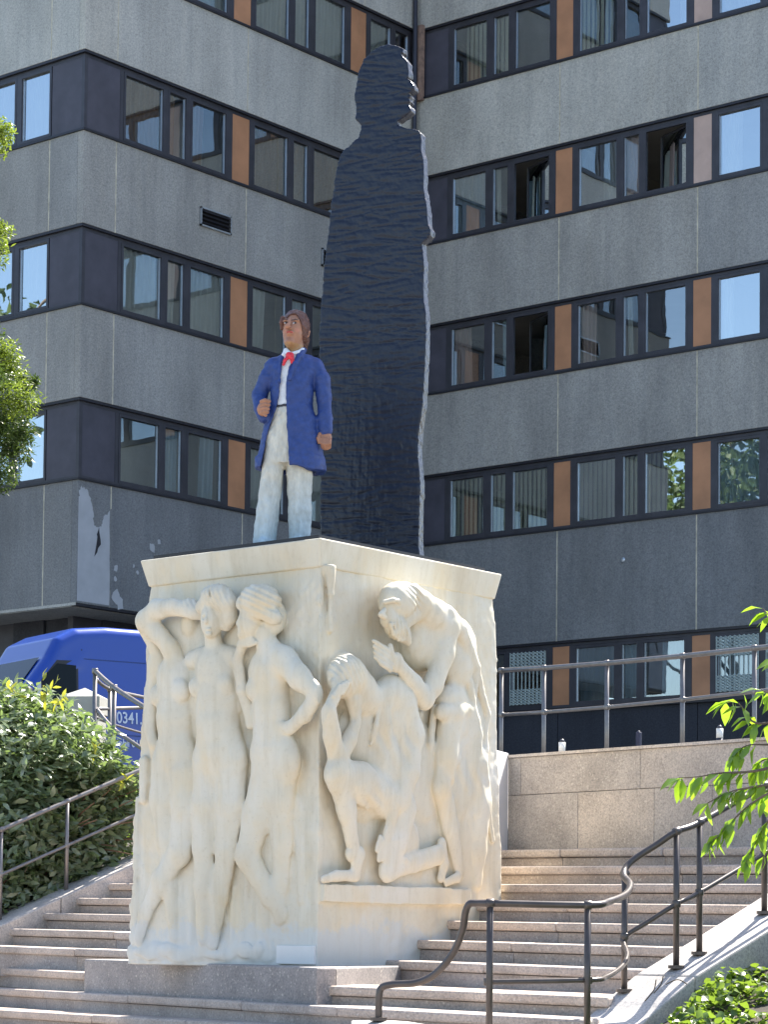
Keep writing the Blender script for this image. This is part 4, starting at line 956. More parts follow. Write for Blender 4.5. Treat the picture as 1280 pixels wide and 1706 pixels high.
# ------------------------------------------------------------------ tall black silhouette
out_px = [(536, 905), (533, 860), (534, 800), (533, 700), (532, 600), (531, 566), (534, 520), (540, 440), (546, 395), (551, 350), (557, 300), (565, 262), (572, 250), (585, 240), (596, 228), (602, 215), (600, 207), (591, 198), (593, 180), (590, 160), (593, 140), (598, 118), (606, 98), (620, 84), (634, 76), (645, 73), (656, 74), (664, 77), (672, 79), (671, 87), (667, 90), (675, 97), (679, 104), (679, 110), (681, 121), (680, 128), (676, 130), (684, 133), (690, 143), (690, 149), (679, 155), (683, 159), (681, 164), (683, 168), (679, 173), (684, 178), (685, 184), (679, 190), (662, 201), (662, 208), (672, 212), (697, 217), (701, 223), (701, 250), (704, 262), (706, 290), (705, 310), (710, 340), (713, 372), (717, 383), (716, 392), (711, 398), (703, 405), (706, 440), (705, 490), (709, 520), (709, 560), (708, 600), (706, 640), (703, 680), (697, 720), (696, 760), (700, 800), (698, 860), (697, 905), (700, 925)]
PD = np.array([.966, .259, 0]); PN = np.array([-.259, .966, 0]); PB = np.array([-.62, 1.40, 3.232])
op = []
for x, y in out_px:
    p = on_plane(x, y, PN, PN@PB); op.append(((p-PB)@PD, p[2]-3.232))
op[0] = (op[0][0], -.0); op[-1] = (op[-1][0], -.0)
op = [(a, z) for a, z in op]
V = Vol((-.60, -.03, -.05), (.52, .17, 4.34), .0085)
def poly_sdf(X, Z):
    P = np.array(op); Q = np.roll(P, -1, 0); d = np.full(np.broadcast(X, Z).shape, 1e9, np.float32); s_ = np.ones_like(d)
    for (ax, az), (bx, bz) in zip(P, Q):
        ex, ez = bx-ax, bz-az; wx, wz = X-ax, Z-az; t = np.clip((wx*ex+wz*ez)/(ex*ex+ez*ez+1e-12), 0, 1)
        d = np.minimum(d, (wx-ex*t)**2+(wz-ez*t)**2)
        c1 = Z >= az; c2 = Z < bz; c3 = ex*wz > ez*wx
        s_ = np.where((c1 & c2 & c3) | (~c1 & ~c2 & ~c3), -s_, s_)
    return np.sqrt(d)*s_
d2 = poly_sdf(V.ax[0][:, None], V.ax[2][None, :]).astype(np.float32)[:, None, :]
rng = np.random.RandomState(4)
Xa, Za = V.ax[0][:, None], V.ax[2][None, :]
g = np.zeros((V.n[0], V.n[2]), np.float32)
for i in range(620):                         # long shallow gouge strokes, mostly level
    cx, cz = rng.uniform(-.55, .45), rng.uniform(0, 4.3); L = rng.uniform(.06, .34); sl = rng.normal()*.13-.05; hh = rng.uniform(.006, .016)
    i0, i1 = max(0, int((cx-L+.6)/.0085)), int((cx+L+.6)/.0085)+1; j0, j1 = max(0, int((cz-.09+.05)/.0085)), int((cz+.09+.05)/.0085)+1
    xx, zz = Xa[i0:i1], Za[:, j0:j1]
    g[i0:i1, j0:j1] = np.maximum(g[i0:i1, j0:j1], np.clip(1-((xx-cx)/L)**2, 0, 1)*np.exp(-((zz-cz-sl*(xx-cx))/hh)**2)*rng.uniform(.002, .008))
fy = V.ax[1][None, :, None]
slab = np.maximum((g[:, None, :]+.0)-fy, fy-.105)
V.A = np.minimum(np.maximum(d2, slab)+.0*fy, .15).astype(np.float32)+np.zeros(V.n, np.float32)
V.noise(.0016, 40, 31); V.noise(.0016, 110, 32)
M_SIL, nt_, b_ = mat('black_painted_carved_wood'); v_ = coords(nt_, (1, 1, 9)); n_ = noise(nt_, v_, 5, 8, .75)
nt_.links.new(ramp(nt_, n_, [(.2, (.009, .012, .023)), (.8, (.015, .020, .037))]), b_.inputs['Base Color']); b_.inputs['Roughness'].default_value = .24; b_.inputs['Specular IOR Level'].default_value = .38
bump(nt_, b_, n_, .20, .02)
sil = link('silhouette_statue', V.mesh('silhouette_statue', M_SIL, None, lambda P: PB+P[:, :1]*PD+P[:, 1:2]*PN+P[:, 2:3]*np.array([0, 0, 1.])))
# origin at its base
sil.data.transform(Matrix.Translation(Vector([-float(c) for c in PB]))); sil.location = Vector([float(c) for c in PB])
props(sil, 'tall black carved silhouette of a cloaked figure in profile behind the painted man', 'statue')

# ------------------------------------------------------------------ handrails
def collar(p, r, name, m, par, ax=(0, 0, 1)):
    mb = MB(); a = Vector(ax).normalized(); p = Vector([float(c) for c in p]); mb.tube([p-a*r*1.1, p-a*r*.9, p+a*r*.9, p+a*r*1.1], [r*1.25, r*1.38, r*1.38, r*1.25], 12); return mb.obj(name, m, par, True)
def flange(p, r, m, par):
    mb = MB(); p = Vector([float(c) for c in p]); mb.tube([p+Vector((0, 0, -.01)), p+Vector((0, 0, .012))], [r, r], 14); mb.obj('foot_flange', m, par)
def rail(path, r, name, m, par, n=7):
    mb = MB(); mb.tube(smooth_path(path, n), r, 12); return mb.obj(name, m, par, True)
hr = root('handrail', S(2.94, 1.5, zr(1.5)), 'dark brown tubular handrail curving down the right hand cheek wall', 'railing')
RR = .0215
pb = [(2.75, .40), (2.95, .69), (2.95, .92), (2.95, 1.59), (2.95, 2.6), (2.95, 3.4)]
tops = []; mids = []
ptop = [.66, .95, 1.02, 1.30, 1.72, 2.05]
for (u, v), zt in zip(pb, ptop):
    b = S(u, v, zr(v)); t = S(u, v, zt); tops.append(t); mids.append(S(u, v, zr(v)+.47*(zt-zr(v))))
    mb = MB(); mb.tube([b-np.array([0, 0, .12 if v < .5 else .03]), t], RR, 12); mb.obj('post', M_RAIL, hr, True); flange(b+np.array([0, 0, .01]), .055, M_RAIL, hr)
    collar(mids[-1], RR, 'collar', M_RAIL, hr); collar(t, RR, 'collar', M_RAIL, hr, (.15, .9, .35))
D3, D2, D1 = 15.05, 15.0, 15.3
q3 = at_depth(980, 1508, D3); q2 = at_depth(817, 1505, D2); q1 = at_depth(640, 1647, D1)
q3m = at_depth(980, 1633, D3); q2m = at_depth(814, 1636, D2)
for q, qm, zb in ((q3, q3m, -.50), (q2, q2m, -.50)):
    mb = MB(); mb.tube([pz(q, zb), q], RR, 12); mb.obj('post', M_RAIL, hr, True); collar(q, RR, 'collar', M_RAIL, hr, tuple(q2-q3)); collar(qm, RR, 'collar', M_RAIL, hr)
top_path = [q2, q3, at_depth(1015, 1502, 15.25), at_depth(1043, 1490, 15.6), at_depth(1051, 1474, 15.9), at_depth(1040, 1457, 16.15), at_depth(1052, 1436, 16.25)]+[tops[1]+(at_depth(1052, 1436, 16.25)-tops[1])*.4]+tops[1:]
rail(top_path, RR*1.08, 'top_rail', M_RAIL, hr)
mid_path = [q2m+ (q2m-q3m)*.03, q3m, at_depth(1010, 1628, 15.25), at_depth(1036, 1611, 15.6), at_depth(1046, 1592, 15.9), at_depth(1040, 1572, 16.15), mids[0], mids[0]+(mids[1]-mids[0])*.5]+mids[1:]
rail(mid_path, RR*.8, 'middle_rail', M_RAIL, hr)
kp = [q2]+[at_depth(x, y, d) for x, y, d in ((797, 1505, 15.02), (783, 1506, 15.03), (776, 1520, 15.05), (771, 1550, 15.08), (755, 1588, 15.12), (726, 1622, 15.17), (695, 1637, 15.22), (655, 1640, 15.27), (637, 1645, 15.3), (632, 1658, 15.3), (631, 1697, 15.3))]
rail(kp, RR*1.08, 'top_rail', M_RAIL, hr); flange(at_depth(631, 1698, 15.3), .055, M_RAIL, hr)
hl = root('handrail', S(-6.33, 1.5, zl(1.5)), 'slim grey handrail on the left hand cheek wall in front of the bush', 'railing')
pl_, ml_ = [], []
for v in (.2, 1.19, 1.95, 2.85, 3.8):
    b = S(-6.33, v, zl(v)); t = b+np.array([0, 0, .88]); pl_.append(t); ml_.append(b+np.array([0, 0, .44]))
    mb = MB(); mb.tube([b-np.array([0, 0, .03]), t], .021, 12); mb.obj('post', M_RAIL_G, hl, True); collar(t, .021, 'collar', M_RAIL_G, hl, (.15, .9, .4)); collar(ml_[-1], .021, 'collar', M_RAIL_G, hl)
rail(pl_, .023, 'top_rail', M_RAIL_G, hl); rail(ml_, .017, 'middle_rail', M_RAIL_G, hl)
# guard rail on the terrace
gr = root('guard_rail', at_depth(1012, 1256, 24.0), 'long grey two-bar guard rail on the terrace in front of the ground floor windows', 'railing')
TD = {}
gx = [(836, 1117), (907, 1113), (1012, 1105), (1138, 1093), (1258, 1080), (1370, 1069), (1470, 1059)]
tt = []; mm_ = []
for i, (x, y) in enumerate(gx):
    p = on_plane(x, y, YS*.92+XS*.05, 7.6); tt.append(p); q = on_plane(x, y+ (1192-1117)*.985-(x-836)*.004, YS*.92+XS*.05, 7.6); mm_.append(q)
    mb = MB(); mb.tube([pz(p, 1.78), p], .026, 12); mb.obj('post', M_RAIL_G, gr, True); collar(p, .027, 'collar', M_RAIL_G, gr, tuple(XS)); collar(q, .026, 'collar', M_RAIL_G, gr)
mb = MB(); mb.tube(tt, .029, 12); mb.obj('top_rail', M_RAIL_G, gr, True)
mb = MB(); mb.tube(mm_, .022, 12); mb.obj('middle_rail', M_RAIL_G, gr, True)
# railing by the stone pier at the left
kr = root('stair_railing', at_depth(190, 1300, 26.5), 'grey tubular railing stepping down behind the bush beside the blue van', 'railing')
def P_(x, y, D): return at_depth(x, y, D)
A_ = [P_(158, 1118, 26.3), P_(188, 1144, 25.9), P_(240, 1178, 25.2), P_(300, 1215, 24.6)]
B_ = [P_(160, 1180, 26.3), P_(188, 1213, 25.9), P_(240, 1250, 25.2), P_(300, 1290, 24.6)]
rail(A_, .026, 'top_rail', M_RAIL_G, kr); rail(B_, .02, 'middle_rail', M_RAIL_G, kr)
A2 = [P_(160, 1132, 26.9), P_(183, 1148, 27.2), P_(240, 1162, 28.0), P_(320, 1178, 29)]; B2 = [P_(160, 1195, 26.9), P_(183, 1205, 27.2), P_(240, 1222, 28.0), P_(320, 1240, 29)]
rail(A2, .02, 'top_rail', M_RAIL_G, kr); rail(B2, .013, 'middle_rail', M_RAIL_G, kr)
rail([P_(160, 1181, 26.9), P_(240, 1179, 28.0)], .02, 'middle_rail', M_RAIL_G, kr)
for x, y, D in ((158, 1118, 26.3), (190, 1145, 25.9), (183, 1148, 27.2), (300, 1215, 24.6)):
    mb = MB(); p = P_(x, y, D); mb.tube([pz(p, 1.5), p], .025, 12); mb.obj('post', M_RAIL_G, kr, True); collar(p, .026, 'collar', M_RAIL_G, kr)
# stone pier with a pyramid cap
pc = P_(141, 1165, 28.0); pr = root('stone_pier', (pc[0], pc[1], 1.78), 'square grey stone pier with a low pyramid cap between the bush and the van', 'pier')
an = .55; ca, sa = math.cos(an), math.sin(an)
def sqr(h, z): return [(pc[0]+(x*ca-y*sa)*h, pc[1]+(x*sa+y*ca)*h, z) for x, y in ((-1, -1), (1, -1), (1, 1), (-1, 1))]
M_PIER = plain('pale_grey_stone', (.36, .35, .31), .85, 0, .1, 4, .2, 60)
for a, b in ((1.4, 2.30), (2.305, 2.72)): 
    mb = MB(); mb.hexa(sqr(.205, a), sqr(.205, b)); mb.obj('shaft_stone', M_PIER, pr, bevel=.008)
mb = MB(); mb.hexa(sqr(.235, 2.725), sqr(.235, 2.92)); n = len(mb.v); mb.v += sqr(.235, 2.92)+[(pc[0], pc[1], 3.04)]; mb.f += [(n+i, n+(i+1) % 4, n+4) for i in range(4)]; mb.mi += [0]*4
mb.obj('cap', M_PIER, pr)
# small lamps on the terrace edge
def lamp(x, y, D, label, name='bollard_lamp'):
    p = at_depth(x, y, D); r = root(name, (p[0], p[1], 1.84), label, 'lamp', 'small white lamps on the terrace')
    mb = MB(); mb.tube([(p[0], p[1], 1.6), (p[0], p[1], p[2]-.045)], .03, 12); mb.obj('stem', M_FRAME, r, True)
    mb = MB(); mb.tube([(p[0], p[1], p[2]-.045), (p[0], p[1], p[2]+.04)], .031, 12); mb.obj('lamp_body', M_PATCH, r, True)
    mb = MB(); mb.tube([(p[0], p[1], p[2]+.04), (p[0], p[1], p[2]+.07)], [.031, .012], 12); mb.obj('lamp_cap', M_FRAME, r, True)
lamp(937, 1244, 22.2, 'small white cylinder lamp on the terrace edge near the marble block'); lamp(1200, 1221, 22.0, 'small white cylinder lamp on the terrace edge by the leafy branch')
p = at_depth(1065, 1232, 23); mb = MB(); mb.box((p[0]-.022, p[1]-.022, 1.6), (p[0]+.022, p[1]+.022, p[2]+.07)); mb.tube([(p[0], p[1], p[2]+.071), (p[0], p[1], p[2]+.085)], [.02, .008], 8)
props(mb.obj('marker_post', plain('dull_blue_post', (.018, .02, .05), .6), None, bevel=.006), 'short dull blue marker post between the two lamps on the terrace', 'post')

# ------------------------------------------------------------------ the blue van
VX = np.array([0, 0, 0])+RT*.82+FW*.57; VX /= np.linalg.norm(VX); VY = np.array([-VX[1], VX[0], 0])    # VX nose -> rear
vb = at_depth(134, 1100, 35.0); VZ = 2.06
V0 = np.array([vb[0], vb[1], VZ])-VX*2.0
van = root('delivery_van', V0, 'bright blue high-roofed delivery van with white phone number parked beside the building', 'van')
def vw(P): P = np.atleast_2d(np.array(P, float)); return V0+P[:, :1]*VX+P[:, 1:2]*VY+P[:, 2:3]*np.array([0, 0, 1.])
V = Vol((-.06, -.15, .2), (5.7, 2.2, 2.75), .032)
prof = [(.0, .45), (.02, .90), (.22, 1.12), (.90, 1.32), (1.52, 2.12), (1.68, 2.40), (1.98, 2.56), (2.5, 2.62), (3.6, 2.63), (5.42, 2.60), (5.52, 2.45), (5.55, .42), (.0, .42)]
op = prof
d2 = poly_sdf(V.ax[0][:, None], V.ax[2][None, :]).astype(np.float32)[:, None, :]
Xv, Yv, Zv = V.ax[0][:, None, None], V.ax[1][None, :, None], V.ax[2][None, None, :]
half = 1.0-.105*np.clip(Zv-1.25, 0, 9)-.16*np.clip(.9-Xv, 0, 1)**2
side = np.abs(Yv-1.0)-half
k = .16; hh = np.clip(.5+.5*(side-d2)/k, 0, 1); V.A = (d2*(1-hh)+side*hh+k*hh*(1-hh)).astype(np.float32)
V.cut(lambda X, Y, Z: np.maximum(np.sqrt((X-.98)**2+(Z-.36)**2)-.40, -(np.abs(Y-1)-.72)), (.5, -.1, .1), (1.5, 2.2, .9), .02)
V.cut(lambda X, Y, Z: np.maximum(np.sqrt((X-4.6)**2+(Z-.36)**2)-.40, -(np.abs(Y-1)-.72)), (4.1, -.1, .1), (5.1, 2.2, .9), .02)
V.add(lambda X, Y, Z: np.maximum(np.abs(X-(2.08+.55*np.clip(Z-1.3,0,9)*0)+.0)-.0, 0)*0+.2+0*(X+Y+Z), (0, 0, 0), (0, 0, 0))
# bulge where the high roof meets the cab
V.add(lambda X, Y, Z: (np.sqrt(((X-2.3-.85*(Z-2.45))/.12)**2+((np.abs(Y-1)-.80+.25*(Z-2.2))/.05)**2)-1)*.05+.0*Z, (1.8, -.1, 2.0), (2.6, 2.2, 2.5), .08)
M_BLUE, nt_, b_ = mat('blue_car_paint'); b_.inputs['Base Color'].default_value = (.007, .050, .33, 1); b_.inputs['Roughness'].default_value = .28; b_.inputs['Coat Weight'].default_value = .4; b_.inputs['Coat Roughness'].default_value = .05
link('body', V.mesh('body', M_BLUE, None, vw), van)
def hw(z, x=2): return 1.0-.105*max(z-1.25, 0)-.16*max(.9-x, 0)**2
def side_patch(pts, name, m, off=.008, thick=.02, par=van):       # polygon on the near side of the van
    mb = MB(); o_ = [vw((x, 1-hw(z, x)-off, z))[0] for x, z in pts]; i_ = [vw((x, 1-hw(z, x)+thick, z))[0] for x, z in pts]
    n = len(pts); mb.quad(*o_)
    for i in range(n): mb.quad(o_[i], o_[(i+1) % n], i_[(i+1) % n], i_[i])
    return mb.obj(name, m, par)
M_VG, nt_, b_ = mat('van_window_glass'); b_.inputs['Base Color'].default_value = (.010, .014, .016, 1); b_.inputs['Roughness'].default_value = .08; b_.inputs['Specular IOR Level'].default_value = .12
side_patch([(1.04, 1.30), (1.98, 1.26), (2.0, 2.02), (1.93, 2.07), (1.66, 2.06), (1.12, 1.42)], 'window_seal', M_BLACK, .006)
side_patch([(1.42, 1.32), (1.95, 1.30), (1.96, 2.0), (1.66, 2.01), (1.42, 1.78)], 'side_window', M_VG, .014)
side_patch([(1.10, 1.34), (1.39, 1.32), (1.39, 1.74), (1.17, 1.45)], 'quarter_window', plain('pale_reflecting_glass', (.5, .52, .5), .1), .014)
for x in (2.06, 3.45): side_patch([(x, .55), (x+.014, .55), (x+.014, 2.25), (x, 2.25)], 'door_seam', M_BLACK, .003)
side_patch([(2.08, 2.10), (5.4, 2.12), (5.4, 2.135), (2.08, 2.115)], 'body_crease', plain('dark_blue_crease', (.004, .03, .17), .4), .004)
side_patch([(2.08, 1.02), (5.5, 1.02), (5.5, 1.035), (2.08, 1.035)], 'body_crease', bpy.data.materials['dark_blue_crease'], .004)
side_patch([(1.80, 1.10), (1.98, 1.10), (1.98, 1.15), (1.80, 1.15)], 'door_handle', M_BLACK, .04)
mb = MB(); n_ = np.array([(2.12-1.32), 0, -(1.52-.90)]); n_ = n_/np.linalg.norm(n_)*-1
def ws(x, y, o=.012): 
    z = 1.32+(x-.90)*(2.12-1.32)/(1.52-.90); return vw((x+n_[0]*o, y, z-abs(n_[2])*-o))[0]
def wsp(a0, a1, y0, y1, o): return [ws(a0, y0, o), ws(a0, y1, o), ws(a1, y1-.06*(y1 > 1)+.06*(y1 < 1), o), ws(a1, y0+.06, o)]
mb.quad(*wsp(.94, 1.50, .24, 1.78, .02)); mb.obj('windscreen', M_VG, van)
mb = MB(); p0, p1 = vw((1.02, -.10, 1.38))[0], vw((1.10, -.12, 1.62))[0]; mb.tube([p0, p1], [.09, .085], 10); mb.tube([vw((1.15, .05, 1.42))[0], vw((1.06, -.08, 1.42))[0]], .025, 8); mb.obj('wing_mirror', M_BLACK, van, True)
for x in (.98, 4.6):
    for y in (.14, 1.86):
        wn = MB(); c = vw((x, y, .33))[0]; wn.tube([c-VY*.11, c+VY*.11], .33, 24); ty = wn.obj('wheel', plain('black_tyre', (.02, .02, .02), .8), van)
        r_ = MB(); r_.tube([c-VY*.118, c+VY*.118], .2, 18); r_.obj('rim', M_SILV, ty)
M_LET = plain('white_lettering', (.62, .66, .74), .5)
def lettering(text, x, z, size, par=van, m=M_LET):
    cu = bpy.data.curves.new('lettering', 'FONT'); cu.body = text; cu.size = size; cu.extrude = .001; cu.offset = .0035
    t = bpy.data.objects.new('tmp', cu); C.objects.link(t); bpy.context.view_layer.update()
    me = bpy.data.meshes.new_from_object(t.evaluated_get(bpy.context.evaluated_depsgraph_get())); bpy.data.objects.remove(t)
    co = np.empty(len(me.vertices)*3); me.vertices.foreach_get('co', co); co = co.reshape(-1, 3)
    P = np.stack([x+co[:, 0]*.82, 1-np.array([hw(z+c) for c in co[:, 1]])-.012-co[:, 2], z+co[:, 1]], 1)
    me.vertices.foreach_set('co', vw(P).astype(np.float32).ravel()); me.materials.clear(); me.materials.append(m); me.update(); return link('lettering', me, par)
lp = on_plane(193, 1204, VY, (V0-VY*.0)@VY); lx = (lp-V0)@VX; lz = lp[2]-VZ
lettering('0341.2', lx, lz, .235); lettering('Mobil 0151-', lx-.06, lz-.34, .15)
# ------------------------------------------------------------------ plants
def leaf_batch(pos, ax, nrm, L, Wd, fold=.25, curl=.0):
    """4-triangle folded leaves; pos = base, ax = direction, nrm = upper side"""
    ax = ax/np.linalg.norm(ax, axis=1)[:, None]; sd_ = np.cross(nrm, ax); sd_ /= np.linalg.norm(sd_, axis=1)[:, None]+1e-9; up = np.cross(ax, sd_)
    L = L[:, None]; Wd = Wd[:, None]
    b = pos; t = pos+ax*L-up*L*curl; m1 = pos+ax*L*.42+up*L*.03; l = pos+ax*L*.40+sd_*Wd*.5+up*Wd*fold; r = pos+ax*L*.40-sd_*Wd*.5+up*Wd*fold
    l2 = pos+ax*L*.72+sd_*Wd*.34+up*Wd*fold*.6-up*L*curl*.5; r2 = pos+ax*L*.72-sd_*Wd*.34+up*Wd*fold*.6-up*L*curl*.5; m2 = pos+ax*L*.72-up*L*curl*.45
    V = np.stack([b, m1, m2, t, l, l2, r, r2], 1).reshape(-1, 3)
    F = np.array([[0, 6, 1], [0, 1, 4], [1, 6, 7], [1, 7, 2], [1, 2, 5], [1, 5, 4], [2, 7, 3], [2, 3, 5]])
    n = len(pos); return V, (F[None]+8*np.arange(n)[:, None, None]).reshape(-1, 3)
def leaf_mesh(name, V, F, m, tint):
    me = bpy.data.meshes.new(name); me.vertices.add(len(V)); me.vertices.foreach_set('co', V.astype(np.float32).ravel())
    me.loops.add(F.size); me.loops.foreach_set('vertex_index', F.astype(np.int32).ravel()); me.polygons.add(len(F)); me.polygons.foreach_set('loop_start', (np.arange(len(F))*3).astype(np.int32))
    me.update(calc_edges=True); me.materials.append(m)
    a = me.attributes.new('tint', 'FLOAT', 'POINT'); a.data.foreach_set('value', np.repeat(tint, 8).astype(np.float32)); return me
def unit(v): return v/(np.linalg.norm(v, axis=1)[:, None]+1e-9)
rs = np.random.RandomState(11)
def blob_leaves(blobs, n, spread=.35, jit=.5, upb=.5):
    """points near the skin of overlapping blobs with their outward directions"""
    w_ = np.array([b[3]**2 for b in blobs]); idx = rs.choice(len(blobs), n, p=w_/w_.sum()); c = np.array([b[:3] for b in blobs])[idx]; r = np.array([b[3] for b in blobs])[idx]
    d = unit(rs.normal(size=(n, 3))); rad = r*(1-spread*rs.rand(n)**1.6)*(1+.10*np.sin(d[:, 0]*9+idx)*np.sin(d[:, 2]*8+idx*2))
    return c+d*rad[:, None], unit(d+np.array([0, 0, upb])+jit*rs.normal(size=(n, 3)))
def split_leaves(par, V, F, tint, m, pos, k=300, W_=None):
    """the k leaves nearest the steps become parts of their own, the rest one joined part"""
    d = np.linalg.norm(pos-CP, axis=1); hid = W_ if W_ is not None else np.zeros(len(pos)); o_ = np.argsort(d+hid); near = o_[:k]; rest = np.sort(o_[k:])
    base = np.array([float(c) for c in par.location])
    for i in near:
        v = V[8*i:8*i+8]-pos[i]; me = leaf_mesh('leaf', v, F[:8]-F[0].min()*0, m, tint[i:i+1]); ob = bpy.data.objects.new('leaf', me); C.objects.link(ob); ob.parent = par; ob.location = Vector([float(c) for c in (pos[i]-base)])
    if len(rest):
        vi = (8*rest[:, None]+np.arange(8)).ravel(); Fr = (F[:8][None]+8*np.arange(len(rest))[:, None, None]).reshape(-1, 3)
        ob = link('foliage', leaf_mesh('foliage', V[vi], Fr, m, tint[rest]), par); ob['kind'] = 'stuff'
def tree_limbs(par, base, top, r0, seeds, m, n=9):
    mb = MB(); base = Vector([float(c) for c in base]); top = Vector([float(c) for c in top]); rnd = random.Random(seeds)
    mid = base.lerp(top, .5)+Vector((rnd.uniform(-.1, .1), rnd.uniform(-.1, .1), 0)); P = smooth_path([base, mid, top], 5)
    mb.tube(P, [r0*(1-.75*i/(len(P)-1)) for i in range(len(P))], 9)
    for i in range(n):
        t = rnd.uniform(.35, .95); a = base.lerp(top, t); an = rnd.uniform(0, 6.28); L = (top-base).length*rnd.uniform(.2, .42)
        b = a+Vector((math.cos(an)*L*.7, math.sin(an)*L*.7, L*.6)); mb.tube(smooth_path([a, a.lerp(b, .5)+Vector((0, 0, L*.08)), b], 3), [r0*.35*(1-.8*j/6) for j in range(7)], 6)
    return mb.obj('trunk', m, par, True)
M_BARK = plain('bark', (.12, .09, .065), .9, 0, .3, 14, .5, 40)
# --- bush at the left
M_BUSH = leafmat('bush_leaf', (.12, .165, .085), (.29, .33, .21), .26, .35, (.22, .32, .08), 1.0)
bl = [(40, 1340, 25.0, 1.10), (112, 1345, 24.7, .88), (0, 1285, 25.4, .92), (62, 1262, 25.3, .68), (155, 1355, 24.5, .62), (198, 1385, 24.2, .50), (-60, 1320, 25, 1.2), (30, 1450, 24.4, .75), (206, 1345, 24.6, .36), (130, 1275, 25.2, .40), (20, 1215, 25.6, .45), (100, 1430, 24.4, .6), (-20, 1500, 24.0, .5), (160, 1430, 24.3, .42), (90, 1470, 24.0, .42), (215, 1405, 24.6, .34), (214, 1320, 24.9, .3), (40, 1500, 23.8, .4), (190, 1335, 24.5, .42), (205, 1440, 24.4, .32), (140, 1390, 24.2, .5)]
bw = [(*at_depth(x, y, D), r) for x, y, D, r in bl]
n = 30000; pos, up = blob_leaves(bw, n, .5, .45, .8)
uu = pos@XS; keep = (uu < -6.46) | (pos[:, 2] > 2.4); pos, up = pos[keep], up[keep]; n = len(pos)
ax_ = unit(unit(rs.normal(size=(n, 3)))*[1, 1, .55]+.35*up); L = rs.uniform(.09, .165, n); tint = rs.rand(n)
Vv, Ff = leaf_batch(pos, ax_, up, L, L*rs.uniform(.34, .46, n), .18, .12)
bc = bw[0]; bush = root('evergreen_bush', (bc[0], bc[1], .9), 'dense broad evergreen bush with glossy leaves behind the left hand handrail', 'bush')
inw = np.array([min(np.linalg.norm(p-np.array(b[:3]))/b[3] for b in bw[:8]) for p in pos]); hid = np.where(inw < .8, 50, 0)
split_leaves(bush, Vv, Ff, tint, M_BUSH, pos, 300, hid)
mb = MB()
for i in range(60):
    b = bw[i % len(bw)]; p0 = np.array([bc[0]+random.uniform(-.4, .2), bc[1]+random.uniform(.1, .5), .8]); d = unit(np.array([[random.gauss(0, 1), random.gauss(0, 1), abs(random.gauss(.3, .6))]]))[0]
    p2 = np.array(b[:3])+d*b[3]*.7; p1 = (p0+p2)/2+np.array([0, 0, .15]); mb.tube(smooth_path([p0, p1, p2], 4), [.02*(1-.8*j/8) for j in range(9)], 5, False)
mb.obj('branch', plain('twig_brown', (.16, .09, .05), .8), bush, True)
# upright young shoot on top of the bush
M_YEL = leafmat('young_yellow_leaf', (.22, .26, .04), (.36, .36, .06), .35, .45, (.5, .5, .05))
sp = []; 
for (x0, y0, x1, y1) in ((75, 1180, 70, 1128), (92, 1175, 104, 1160), (70, 1170, 92, 1138), (150, 1262, 166, 1240), (30, 1160, 12, 1146), (200, 1310, 214, 1296)):
    a, b = at_depth(x0, y0, 24.6), at_depth(x1, y1, 24.5)
    for k in range(9): sp.append(a+(b-a)*k/8)
sp = np.array(sp); a_ = unit(rs.normal(size=(len(sp), 3))+[0, 0, .6]); Vv, Ff = leaf_batch(sp, a_, unit(rs.normal(size=(len(sp), 3))+[0, 0, 1.2]), rs.uniform(.08, .13, len(sp)), rs.uniform(.03, .042, len(sp)), .2, .1)
ob = link('young_shoots', leaf_mesh('young_shoots', Vv, Ff, M_YEL, rs.rand(len(sp))), bush); ob['kind'] = 'stuff'
# --- low green weeds under the bush, along the left cheek wall
n = 900; v_ = rs.uniform(.3, 3.2, n); pos = np.array([S(-6.62-rs.rand()*.35, v, zl(v)-.06+rs.rand()*.22*(math.sin(v*5)+1.2)) for v in v_])
Vv, Ff = leaf_batch(pos, unit(rs.normal(size=(n, 3))+[0, 0, .2]), unit(rs.normal(size=(n, 3))*.5+[0, 0, 1]), rs.uniform(.03, .06, n), rs.uniform(.02, .03, n))
M_WEED = leafmat('weed_leaf', (.09, .16, .03), (.20, .26, .06), .45, .4, (.3, .45, .05))
wd = link('weeds', leaf_mesh('weeds', Vv, Ff, M_WEED, rs.rand(n))); props(wd, 'small bright green weeds along the foot of the bush by the left cheek wall', 'weeds', kind='stuff')
M_SOIL = plain('planting_soil', (.05, .038, .028), .95, 0, .3, 8, .5, 30)
mb = MB(); P = [S(-6.54, -.6, 0), S(-6.54, 5.5, 0), S(-13, 8, 0), S(-14, -.6, 0)]
mb.hexa([pz(p, -1.24) for p in P], [(P[0][0], P[0][1], -.2), (P[1][0], P[1][1], 1.78), (P[2][0], P[2][1], 1.78), (P[3][0], P[3][1], -.2)]); props(mb.obj('planting_bed', M_SOIL), kind='structure')
